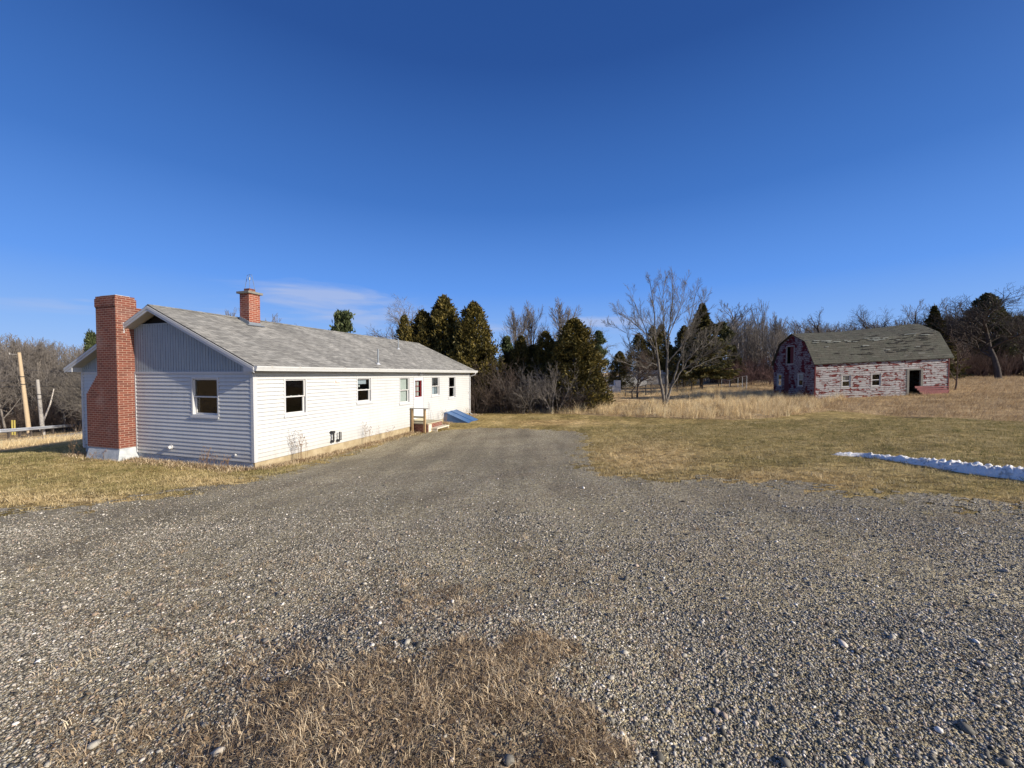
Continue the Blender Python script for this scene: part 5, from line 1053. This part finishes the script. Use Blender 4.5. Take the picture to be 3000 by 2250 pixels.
conifer('spruce', 32, 1965, 1010, 66, 110, 'low dark evergreen mass under the conifer row', 'spruce', 21000)
conifer('spruce', 31, 2150, 1010, 52, 90, 'dim evergreen between the spruce and the barn', 'spruce', 21000)
# --- named bare trees
bare('round', 1187, 872, 46, 'wide bare tree behind the house left of the cedars', wide=1.1)
bare('vase', 1508, 897, 44, 'left bare tree of the tall group above the bushes', wide=1.15)
bare('vase', 1560, 878, 45, 'second bare tree of the tall group above the bushes', wide=1.0, rot=1)
bare('vase', 1637, 872, 44, 'tallest bare tree above the second evergreen clump', wide=1.25, rot=2.2)
bare('round', 1700, 912, 50, 'rounded bare tree behind the golden cedar', wide=.9)
bare('tallthin', 2168, 875, 56, 'tall bare tree between the spruce and the barn', wide=1.6)
bare('tallthin', 2212, 888, 60, 'slender bare tree right of the tall one near the barn', wide=.8)
bare('tallthin', 2240, 868, 60, 'thin spire-like bare tree just left of the barn', wide=.5)
bare('vase', 2270, 912, 54, 'bushy bare tree rising behind the barn gable', wide=.9)
bare('gnarl', 2432, 900, 48, 'gnarled bare tree standing up behind the barn roof', 'bark_dark', wide=1.0)
bare('woodB', 2480, 920, 50, 'thin bare tree right of the gnarled one', wide=.8)
bare('round', 2562, 884, 48, 'round-headed bare tree behind the middle of the barn roof', 'bark_dark', wide=.95)
bare('round', 2618, 925, 50, 'lower round bare tree beside the round-headed one', 'bark_dark', wide=.8)
bare('tallthin', 2668, 876, 56, 'pale upright bare tree left of the barn-end spruce', wide=.9)
bare('tallthin', 2735, 872, 60, 'pale bare treetop above the barn-end spruce', wide=.9)
bare('tallthin', 2785, 880, 60, 'faint bare tree right of the barn-end spruce', wide=.9)
bare('oak', 2935, 822, 40, 'big dark spreading bare oak at the right edge', 'bark_dark', wide=1.5, rot=.7, fat=1)
bare('oak', 3010, 895, 44, 'bare oak half cut off by the right edge', 'bark_dark', wide=.8, rot=2.1)
bare('sapling', 2802, 958, 28.5, 'young bare tree standing at the right corner of the barn', 'bark_brown', wide=1.15, name='sapling')
bare('oak', 1868, 1010, 36, 'tangled dark bare tree left of the large bare tree', 'bark_brown', wide=1.1)
bare('gnarl', 1852, 1085, 35, 'crooked dark trunked tree in front of the white shed', 'bark_dark', wide=1.2)
bare('gnarl', 1783, 1030, 33, 'leaning bare tree behind the golden cedar', 'bark_brown', wide=1.0)
bare('vase', 110, 985, 52, 'bare tree left of the tan utility pole', 'bark_grey', wide=1.0)
bare('vase', 30, 975, 50, 'bare tree at the left edge behind the guardrail', 'bark_grey', wide=1.2)
bare('oak', 215, 1020, 46, 'pale limbed bare tree just left of the house', 'bark_main', wide=1.0)
bare('oak', 285, 1045, 40, 'bare tree whose limbs reach past the house corner', 'bark_main', wide=1.0, rot=2)
for i_, (a, b) in enumerate([(648, 905), (680, 893), (700, 905), (775, 912), (790, 922), (850, 945), (890, 950)]):
    bare('tallthin', a, b, 62 + i_, 'thin bare treetop peeping over the house ridge, number %s from the chimney' % ('one two three four five six seven'.split()[i_]) if 0 else ['thin treetop over the ridge left of the small chimney', 'treetop touching the left side of the small chimney', 'treetop hidden partly by the small chimney', 'treetop just right of the small chimney over the ridge', 'faint low treetop right of the small chimney', 'faint treetop over the middle of the ridge', 'faint treetop left of the bushy pine top'][i_], wide=.8)
# --- woods: distant massed trees
def woods(name, spots, label, mat, seed, kinds=('woodA', 'woodB', 'woodC')):
    VV = []; QQ = []; off = 0; g = random.Random(seed)
    for (x, y, h) in spots:
        V1, Q1, V2, Q2 = KINDS[g.choice(kinds)]; V = np.vstack([V1, V2]); Qd = np.vstack([Q1, Q2 + len(V1)]); a = g.uniform(0, 6.283); s = h / 10; w = s * g.uniform(.8, 1.3); c, t = math.cos(a), math.sin(a)
        V = np.stack([(V[:, 0] * c - V[:, 1] * t) * w + x, (V[:, 0] * t + V[:, 1] * c) * w + y, V[:, 2] * s + Hs(x, y) - .1], -1); VV.append(V); QQ.append(Qd + off); off += len(V)
    return tag(mesh_np(name, np.concatenate(VV), [np.concatenate(QQ)], MAT[mat]), label, 'woods', kind='stuff')
def spots(n, p0, p1, y0, y1, tops, seed):
    g = random.Random(seed); out = []
    for k in range(n):
        px = g.uniform(p0, p1); Y = g.uniform(y0, y1); t = np.interp(px, [q[0] for q in tops], [q[1] for q in tops]) + abs(g.gauss(0, 1)) * 14 + g.uniform(0, 30) * ((Y - y0) / (y1 - y0) < .5); q = P(px, t, Y); z = Hs(q[0], Y)
        if q[2] - z > 1.5: out.append((q[0], Y, q[2] - z))
    return out
woods('woods', spots(85, -60, 330, 52, 72, [(0, 972), (100, 985), (200, 1000), (330, 990)], 1), 'bare woods across the road left of the house', 'bark_grey', 1)
woods('woods', spots(40, -60, 330, 44, 54, [(0, 1040), (330, 1060)], 5), 'lower bare scrub along the far side of the road', 'bark_grey', 5)
woods('woods', spots(150, 2130, 2800, 56, 76, [(2130, 915), (2250, 920), (2350, 932), (2420, 938), (2600, 932), (2800, 912)], 2), 'bare grey woods behind the barn', 'bark_grey', 2)
woods('woods', spots(80, 2690, 3120, 50, 66, [(2690, 920), (2800, 900), (3120, 905)], 3), 'dark bare woods at the right edge of the field', 'bark_dark', 3)
woods('woods', spots(26, 1430, 2150, 60, 80, [(1430, 1030), (2150, 1000)], 4), 'distant bare woods seen between the evergreens', 'bark_grey', 4)
# --- bush thickets
def shrub_tubes(tb, rg, x, y, z, h, rad, ns, r0=.018, lv=4):
    for k in range(ns):
        a = rg.uniform(0, 6.283); rr_ = rg.uniform(0, rad * .45); lean = rg.uniform(.1, .75); p = np.array([x + rr_ * math.cos(a), y + rr_ * math.sin(a), z - .1])
        grow(tb, rg, p, np.array([lean * math.cos(a), lean * math.sin(a), 1.]), h * rg.uniform(.6, 1.0), r0 * rg.uniform(.6, 1.3), 1, lv, up=.04, wig=.17, kids=(6, 6, 4, 3), spread=(.3, .9), shrink=.5, rmin=.005, f0=.2)
def bush(px, ptop, Y, rad, label, mat, seed, ns=16, r0=.018, group='bare bushes'):
    q = P(px, ptop, Y); z = Hs(q[0], Y); h = (q[2] - z) * 1.12; rg = random.Random(seed); tb = Tubes(); shrub_tubes(tb, rg, 0, 0, 0, h, rad, ns, r0); V, Q = tb.arrays(); o = mesh_np('bare_bush', V, [Q], MAT[mat]); o.location = (q[0], Y, z); return tag(o, label, 'bush', group)
bush(1235 + 20, 1110, 26.5, 1.0, 'brown twiggy bush against the far corner of the house', 'bark_dark', 1)
bush(1420, 1100, 26.2, 1.3, 'dense brown bush right of the house, first in the thicket', 'bark_brown', 2, 20)
bush(1478, 1072, 26.4, 1.5, 'tallest rounded brown bush in the thicket below the sky gap', 'bark_brown', 3, 24)
bush(1528, 1098, 25.8, 1.3, 'pale limbed bush in the middle of the thicket', 'bark_grey', 4, 20)
bush(1580, 1085, 26.2, 1.4, 'tall grey bush under the middle pointed cedar', 'bark_grey', 5, 20)
bush(1625, 1085, 25.6, 1.1, 'arching pale stemmed bush left of the golden cedar', 'bark_grey', 6, 18, .026)
bush(1672, 1140, 25.6, .8, 'brown brush in front of the golden cedar foot', 'bark_brown', 7, 16)
bush(1395, 1140, 25.6, .9, 'low brown brush by the house downspout', 'bark_brown', 8, 16)
bush(2200, 1068, 44, 2.2, 'reddish brush beside the chain-link pen', 'bark_red', 9, 26, .02)
bush(2262, 1075, 42, 2.0, 'reddish brush against the barn gable', 'bark_red', 10, 26, .02)
bush(2135, 1060, 50, 2.2, 'dull reddish brush right of the spruce', 'bark_red', 11, 22, .02)
rg = random.Random(77); tb = Tubes()
for k in range(30):
    px = rg.uniform(1385, 1745); Y = rg.uniform(25.2, 28.5); q = P(px, 1150, Y); shrub_tubes(tb, rg, q[0], Y, Hs(q[0], Y), rg.uniform(.8, 1.9), .7, 9, .012, 4)
V, Q = tb.arrays(); tag(mesh_np('undergrowth', V, [Q], MAT['bark_dark']), 'dark tangled undergrowth at the foot of the bush thicket', 'undergrowth', kind='stuff')
rg = random.Random(78); tb = Tubes()
for k in range(64):
    px = rg.uniform(2770, 3150); Y = rg.uniform(46, 54); q = P(px, 1050, Y); shrub_tubes(tb, rg, q[0], Y, Hs(q[0], Y), rg.uniform(2.2, 3.8), 1.8, 9, .03, 4)
for k in range(50):
    px = rg.uniform(2080, 2330); Y = rg.uniform(54, 60); q = P(px, 1050, Y); shrub_tubes(tb, rg, q[0], Y, Hs(q[0], Y), rg.uniform(2.2, 4.2), 1.8, 9, .035, 4)
V, Q = tb.arrays(); tag(mesh_np('hedgerow_brush', V, [Q], MAT['bark_hedge']), 'dense dark reddish brush bordering the field behind the barn', 'brush', kind='stuff')
rg = random.Random(79); tb = Tubes()
for k in range(44):
    px = rg.uniform(-40, 300); Y = rg.uniform(44, 52); q = P(px, 1150, Y); shrub_tubes(tb, rg, q[0], Y, Hs(q[0], Y), rg.uniform(2., 4.5), 1.8, 7, .03, 4)
V, Q = tb.arrays(); tag(mesh_np('roadside_brush', V, [Q], MAT['bark_brown']), 'tangled bare brush behind the guardrail', 'brush', kind='stuff')

# ------------------------------------------------------------------ neighbouring yard
def nb(px, py, Y): q = P(px, py, Y); return q
q = nb(1895, 1134, 58); zb = q[2]; sh = empty('white_shed', 'small white gabled shed with grey roof far behind the bare tree', 'shed', (q[0], q[1], zb), R(-8))
wl = 3.6; hw = 1.5; hr = 2.35
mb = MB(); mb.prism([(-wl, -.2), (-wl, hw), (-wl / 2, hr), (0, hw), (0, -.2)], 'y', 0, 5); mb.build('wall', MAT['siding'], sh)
mb = MB(); mb.prism([(-wl - .25, hw - .1), (-wl / 2, hr + .02), (.25, hw - .1), (.25, hw + .02), (-wl / 2, hr + .15), (-wl - .25, hw + .02)], 'y', -.3, 5.2); mb.build('roof', MAT['shingle'], sh)
mb = MB(); mb.box(-wl / 2 + .9, -wl / 2 + 1.05, 1, 1.15, hw, hr + .6); mb.build('vent_pipe', MAT['wht'], sh)
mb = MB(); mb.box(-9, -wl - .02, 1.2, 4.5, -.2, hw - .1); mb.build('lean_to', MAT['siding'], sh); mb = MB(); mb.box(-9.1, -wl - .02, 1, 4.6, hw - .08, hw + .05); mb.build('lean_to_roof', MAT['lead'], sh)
q = nb(1805, 1152, 44); zb = q[2] - .3; tl_ = empty('low_white_trailer', 'low white trailer in shade left of the dark tree trunks', 'trailer', (q[0], q[1], zb))
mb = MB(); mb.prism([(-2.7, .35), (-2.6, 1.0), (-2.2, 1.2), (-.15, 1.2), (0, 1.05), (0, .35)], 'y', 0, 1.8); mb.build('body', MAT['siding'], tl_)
for a in (-.7, -1.9):
    mb = MB(); mb.tube([(a, -.05, .3), (a, .15, .3)], .3, 14); mb.build('wheel', MAT['black'], tl_)
mb = MB(); mb.box(-.05, .55, .1, .9, .35, 1.75); mb.build('tall_box', MAT['wht'], tl_)
q = nb(2040, 1130, 62); zb = Hs(q[0] - 4, 62); bs = empty('grey_outbuilding', 'long low dark grey building behind the wire fence', 'building', (q[0], q[1], zb))
mb = MB(); mb.box(-8.5, 0, 0, 4, -.3, 1.45); mb.build('wall', MAT['greywood'], bs); mb = MB(); mb.prism([(-.3, 1.45), (4.3, 1.45), (2, 2.1)], 'x', -8.8, .3); mb.build('roof', MAT['lead'], bs)
mb = MB(); mb.box(-5, -4.1, -.03, .0, -.3, 1.2); mb.box(-2, -1.2, -.03, 0, .5, 1.1); mb.build('door', MAT['black'], bs)
# chain link pen
cl = [(2114, 44.5), (2137, 44), (2162, 42), (2175, 40), (2188, 39)]
pen = empty('chain_link_pen', 'galvanised chain-link pen panels left of the barn', 'fence', tuple(P(2150, 1130, 42)[:2]) + (Hs(*P(2150, 1130, 42)[:2]),)); bpn = tuple(pen.location)
mp_ = N('chain_link', .5); nt = mp_.nt; tr0 = mp_.n('ShaderNodeBsdfTransparent'); mx = mp_.n('ShaderNodeMixShader'); mx.inputs[0].default_value = .14; mp_.col((.5, .52, .54)); mp_.link(tr0.outputs[0], mx.inputs[1]); mp_.link(mp_.b.outputs[0], mx.inputs[2]); mp_.link(mx.outputs[0], nt.nodes['Material Output'].inputs[0])
prev = None; tops = {2114: 1111, 2137: 1115, 2162: 1106, 2175: 1103, 2188: 1101}
for (a, Y) in cl:
    w = P(a, tops[a], Y); z0 = Hs(w[0], w[1]); mb = MB(bpn); mb.tube([(w[0], w[1], z0 - .1), (w[0], w[1], w[2])], .022, 6); mb.build('post', MAT['galv'], pen)
    if prev is not None:
        mb = MB(bpn); mb.tube([prev[0], tuple(w)], .018, 6); mb.build('rail', MAT['galv'], pen)
        mb = MB(bpn); mb.quad((prev[0][0], prev[0][1], prev[1]), (w[0], w[1], z0), tuple(w), prev[0]); mb.build('mesh', mp_.m, pen)
    prev = (tuple(w), z0)
fc_ = empty('wire_fence', 'sagging wire fence on dark posts behind the bare tree', 'fence', (0, 0, 0)); pr = [(1745, 37), (1772, 37.3), (1792, 37.5), (1832, 38), (1868, 38.5), (1892, 39), (1908, 39), (1984, 40), (2026, 41), (2105, 43), (2140, 44)]
fb = P(1920, 1140, 39); fb[2] = Hs(fb[0], fb[1]); fc_.location = tuple(fb); prev = None
for i_, (a, Y) in enumerate(pr):
    w = P(a, 1120, Y); z0 = Hs(w[0], w[1]); ht = 1.15 + .1 * math.sin(i_ * 2.1); mb = MB(tuple(fb)); mb.tube([(w[0], w[1], z0 - .1), (w[0] + .03 * math.sin(i_), w[1], z0 + ht)], .05, 6); mb.build('post', MAT['bark_dark'], fc_)
    if prev is not None:
        mb = MB(tuple(fb))
        for f in (.25, .55, .85): mid = ((prev[0] + w[0]) / 2, (prev[1] + w[1]) / 2, (prev[2] + z0) / 2 + f * 1.1 - .04); mb.tube([(prev[0], prev[1], prev[2] + f * 1.1), mid, (w[0], w[1], z0 + f * 1.1)], .009, 4)
        mb.build('wire', MAT['black'], fc_)
    prev = (w[0], w[1], z0)

# ------------------------------------------------------------------ road furniture at the left
GR = [(-90, 1270, 29.5), (0, 1263, 32), (80, 1257, 35.5), (160, 1250.5, 41), (242, 1244, 50), (330, 1238, 66)]
rp_ = []
for a in np.linspace(0, len(GR) - 1, 26):
    p_, y_, Y_ = [np.interp(a, range(len(GR)), [g_[k] for g_ in GR]) for k in range(3)]; rp_.append(P(p_, y_, Y_))
rp_ = np.array(rp_); gb_ = rp_[8]; gr_ = empty('guardrail', 'galvanised steel guardrail along the road behind the lawn', 'guardrail', (gb_[0], gb_[1], gb_[2] - .7))
mb = MB((gb_[0], gb_[1], gb_[2] - .7)); pf = [(0, -.155), (.03, -.12), (.08, -.09), (.08, -.05), (.01, -.015), (.01, .015), (.08, .05), (.08, .09), (.03, .12), (0, .155)]
tgs = np.gradient(rp_, axis=0)[:, :2]; tgs /= np.linalg.norm(tgs, axis=1, keepdims=True); nn_ = np.stack([tgs[:, 1], -tgs[:, 0]], -1)
if nn_[5] @ (-rp_[5, :2]) < 0: nn_ = -nn_
for i in range(25):
    for k in range(9):
        f = lambda ii, kk, b=0: (rp_[ii, 0] + nn_[ii, 0] * (pf[kk][0] - b), rp_[ii, 1] + nn_[ii, 1] * (pf[kk][0] - b), rp_[ii, 2] + pf[kk][1])
        mb.quad(f(i, k), f(i + 1, k), f(i + 1, k + 1), f(i, k + 1)); mb.quad(f(i, k, .012), f(i, k + 1, .012), f(i + 1, k + 1, .012), f(i + 1, k, .012))
mb.build('beam', MAT['galv'], gr_, fix=False)
for i in range(1, 25, 2):
    mb = MB((gb_[0], gb_[1], gb_[2] - .7)); x, y, z = rp_[i]; x -= nn_[i, 0] * .13; y -= nn_[i, 1] * .13; mb.box(x - .06, x + .06, y - .06, y + .06, min(z - 1.2, Hs(x, y) - .2), z + .12); mb.build('post', MAT['bark_dark'], gr_)
def pole(px0, py0, px1, py1, Y, r, mat, label, arm=False):
    a = P(px0, py0, Y); b = P(px1, py1, Y); g_ = Hs(b[0], b[1]); e = empty('utility_pole', label, 'utility pole', (b[0], b[1], b[2] - 1.2)); bs_ = (b[0], b[1], b[2] - 1.2); low = b + (b - a) / np.linalg.norm(b - a) * 1.6
    mb = MB(bs_); mb.tube([tuple(low), tuple(b), tuple((a + b) / 2), tuple(a)], [r * 1.15, r * 1.1, r * .95, r * .78], 12); mb.build('shaft', MAT[mat], e, smooth=False)
    if arm: mb = MB(bs_); c = P(px0 + 2, py0 + 6, Y); mb.tube([tuple(c), tuple(c + np.array([-.75, -.2, .05]))], .03, 6); mb.tube([tuple(c + np.array([-.75, -.2, .0])), tuple(c + np.array([-.75, -.2, .18]))], .05, 6); mb.build('arm', MAT['greywood'], e)
    mb = MB(bs_)
    for f in (.32, .42): c = a + (b - a) * f; mb.tube([tuple(c), tuple(c + np.array([0, 0, .07]))], r * 1.12, 12)
    mb.build('band', MAT['black'], e); return a, b
UA = pole(56, 1033, 84, 1256, 38, .155, 'polewood', 'taller tan utility pole with short side arm behind the guardrail', True)
UB = pole(110, 1112, 124, 1250, 40, .15, 'greywood', 'shorter weathered grey pole right of the tan pole')
def wire(label, pts, r=.016):
    W3 = [P(a, b, Y) for a, b, Y in pts]; n = len(W3); ts = np.linspace(0, n - 1, 30); W3 = np.stack([np.interp(ts, range(n), np.array(W3)[:, k]) for k in range(3)], -1); b = W3[15]; mb = MB(tuple(b)); mb.tube([tuple(p) for p in W3], r, 5, caps=False)
    o = mb.build('overhead_cable', MAT['black']); o.location = tuple(b); return tag(o, label, 'cable', 'overhead cables')
wire('upper cable from the tan pole toward the house', [(62, 1083, 38), (130, 1087, 44), (240, 1090, 55), (300, 1091, 62)])
wire('middle cable running past both poles', [(-60, 1115, 30), (0, 1116, 34), (63, 1117, 38), (120, 1119, 41), (240, 1121.5, 55), (300, 1122, 62)], .022)
wire('lowest cable running past both poles', [(-60, 1134, 30), (0, 1133.5, 34), (66, 1132.5, 38), (118, 1132, 41), (240, 1134.5, 55), (300, 1136, 62)], .024)
a = P(158, 1139, 41); b = P(126, 1236, 41); br0 = empty('broken_birch_trunk', 'leaning white broken birch trunk right of the grey pole', 'tree trunk', (b[0], b[1], b[2] - .9))
mb = MB((b[0], b[1], b[2] - .9)); c = (a + b) / 2 + np.array([.18, 0, .1]); mb.tube([tuple(b + (b - a) * .25), tuple(b), tuple(c), tuple(a)], [.075, .07, .06, .04], 8); mb.build('trunk', MAT['birch'], br0)
for i_, (px_, lab) in enumerate(((36, 'left one of two yellow marker posts behind the guardrail'), (43, 'right one of two yellow marker posts behind the guardrail'))):
    a = P(px_, 1231, 37); b = P(px_, 1256, 37); mb = MB((b[0], b[1], b[2] - .4)); mb.tube([(b[0], b[1], b[2] - .6), (b[0], b[1], a[2])], .06, 8); o = mb.build('marker_post', flat('yellow_post', (.38, .31, .08), .6)); o.location = (b[0], b[1], b[2] - .4); tag(o, lab, 'marker post', 'yellow marker posts')
q = P(242, 1258, 60); tq = empty('orange_flatbed', 'orange and red flatbed equipment parked beyond the guardrail beside the house', 'trailer', (q[0], q[1], q[2] - .6), R(20)); OR = flat('orange_paint', (.50, .13, .04), .6)
mb = MB(); mb.box(-3.6, 1, 0, 2, .5, 1.0); mb.box(-1.2, 1, 0, 2, 1.0, 1.5); mb.build('bed', OR, tq)
mb = MB()
for k in range(5): mb.box(-3.0 + k * .42, -2.85 + k * .42, -.03, 0, 1.02, 1.3)
mb.box(-3.6, -1.2, .02, .1, 1.3, 1.38); mb.build('rack', MAT['sashwhite'], tq)
for a in (-2.8, -1.6, .3):
    mb = MB(); mb.tube([(a, -.05, .45), (a, .25, .45)], .45, 14); mb.build('wheel', MAT['black'], tq)

# ------------------------------------------------------------------ sky, sun, camera
w = bpy.data.worlds.new('World'); S.world = w; w.use_nodes = True; nt = w.node_tree; bg = nt.nodes['Background']
SAZ = math.atan2(.9099, -.4148); sun_v = Vector((math.sin(SAZ) * math.cos(R(22)), math.cos(SAZ) * math.cos(R(22)), math.sin(R(22))))
sk = nt.nodes.new('ShaderNodeTexSky'); sk.sky_type = 'NISHITA'; sk.sun_disc = False; sk.sun_elevation = R(22); sk.sun_rotation = SAZ; sk.altitude = 100; sk.air_density = 1.15; sk.dust_density = .25; sk.ozone_density = 3.5
def wn(t, **k):
    x = nt.nodes.new(t)
    for a, b in k.items(): setattr(x, a, b)
    return x
def wm(op, a, b=0., c=None):
    x = wn('ShaderNodeMath', operation=op)
    for i, v in enumerate((a, b) if c is None else (a, b, c)):
        if isinstance(v, (int, float)): x.inputs[i].default_value = v
        else: nt.links.new(v, x.inputs[i])
    return x.outputs[0]
tc = wn('ShaderNodeTexCoord'); sp = wn('ShaderNodeSeparateXYZ'); nt.links.new(tc.outputs['Generated'], sp.inputs[0])
az = wm('ARCTAN2', sp.outputs[0], sp.outputs[1]); el = wm('ARCSINE', sp.outputs[2])
cb = wn('ShaderNodeCombineXYZ'); nt.links.new(wm('MULTIPLY', az, 3.2), cb.inputs[0]); nt.links.new(wm('MULTIPLY', el, 22.), cb.inputs[1])
nz = wn('ShaderNodeTexNoise'); nz.inputs['Scale'].default_value = 1.5; nz.inputs['Detail'].default_value = 7; nz.inputs['Roughness'].default_value = .55; nz.inputs['Distortion'].default_value = .4; nt.links.new(cb.outputs[0], nz.inputs['Vector'])
def gauss(a0, sa, e0, se, amp):
    u = wm('POWER', wm('ABSOLUTE', wm('DIVIDE', wm('SUBTRACT', az, a0), sa)), 2.); v = wm('POWER', wm('ABSOLUTE', wm('DIVIDE', wm('SUBTRACT', el, e0), se)), 2.)
    return wm('MULTIPLY', wm('POWER', 2.718, wm('MULTIPLY', wm('ADD', u, v), -1.)), amp)
def azel(px, py): d = ray(px, py); d = d / np.linalg.norm(d); return math.atan2(d[0], d[1]), math.asin(d[2])
msk = None
for (px_, py_, wx, wy, amp) in [(960, 878, 210, 42, 1.1), (1090, 925, 260, 36, .9), (860, 840, 90, 14, .6), (130, 885, 330, 30, .45), (250, 880, 60, 10, .6), (1740, 945, 190, 26, 1.), (1450, 905, 160, 24, .45), (700, 930, 300, 40, .5), (1500, 960, 300, 24, .6)]:
    a_, e_ = azel(px_, py_); a2, _ = azel(px_ + wx, py_); _, e2 = azel(px_, py_ - wy); g_ = gauss(a_, abs(a2 - a_), e_, abs(e2 - e_), amp); msk = g_ if msk is None else wm('MAXIMUM', msk, g_)
cov = wm('MULTIPLY', wm('SUBTRACT', wm('ADD', nz.outputs['Fac'], wm('MULTIPLY', msk, .34)), .60), 4.2); x = wn('ShaderNodeClamp'); nt.links.new(cov, x.inputs[0]); cov = wm('MULTIPLY', wm('MULTIPLY', x.outputs[0], wm('MINIMUM', wm('MULTIPLY', msk, 1.6), 1.)), .62)
mx = wn('ShaderNodeMix', data_type='RGBA'); nt.links.new(cov, mx.inputs[0]); rmp = wn('ShaderNodeValToRGB'); nt.links.new(wm('DIVIDE', el, math.pi / 2), rmp.inputs[0]); er = rmp.color_ramp.elements; SKY = [(0, (.37, .56, .92)), (.06, (.24, .45, .90)), (.13, (.118, .32, .86)), (.25, (.052, .18, .57)), (.42, (.021, .085, .325)), (.75, (.012, .05, .20))]
while len(er) < len(SKY): er.new(.5)
for i, (p_, c_) in enumerate(SKY): er[i].position = p_; er[i].color = (*c_, 1)
gs = wn('ShaderNodeVectorMath', operation='SCALE'); nt.links.new(rmp.outputs[0], gs.inputs[0]); gs.inputs[3].default_value = 1 / (.1 * 1.41)
m2 = wn('ShaderNodeMix', data_type='RGBA'); m2.inputs[0].default_value = .95; nt.links.new(sk.outputs[0], m2.inputs[6]); nt.links.new(gs.outputs[0], m2.inputs[7])
nt.links.new(m2.outputs[2], mx.inputs[6]); mx.inputs[7].default_value = (3.4, 3.9, 5.4, 1)
dt = wn('ShaderNodeVectorMath', operation='DOT_PRODUCT'); nt.links.new(tc.outputs['Generated'], dt.inputs[0]); dt.inputs[1].default_value = tuple(sun_v)
glow = wm('MULTIPLY', wm('POWER', wm('MAXIMUM', dt.outputs['Value'], 0.), 10.), 16.)      # bright sky around the sun, behind the camera, added to warm the fill
gv = wn('ShaderNodeVectorMath', operation='SCALE'); gv.inputs[0].default_value = (1, .93, .80); nt.links.new(glow, gv.inputs[3])
ad = wn('ShaderNodeVectorMath', operation='ADD'); nt.links.new(mx.outputs[2], ad.inputs[0]); nt.links.new(gv.outputs[0], ad.inputs[1]); nt.links.new(ad.outputs[0], bg.inputs[0]); bg.inputs[1].default_value = .1
sl_ = bpy.data.lights.new('sun', 'SUN'); sl_.energy = 4.5; sl_.angle = R(.5); sl_.color = (1, .90, .76); so = bpy.data.objects.new('sun', sl_); COL.objects.link(so); so.rotation_euler = sun_v.to_track_quat('Z', 'Y').to_euler(); so.location = (20, -10, 20)
cam = bpy.data.cameras.new('camera'); co_ = bpy.data.objects.new('camera', cam); COL.objects.link(co_); co_.location = (0, 0, CAMZ); co_.rotation_euler = (R(90) - PITCH, 0, 0); cam.sensor_width = 36; cam.lens = 36 * F / 3000; cam.clip_start = .05; cam.clip_end = 3000; S.camera = co_
S.view_settings.view_transform = 'Standard'; S.view_settings.look = 'None'; S.view_settings.exposure = .5; S.view_settings.gamma = 1
S.cycles.max_bounces = 6; S.cycles.transparent_max_bounces = 16
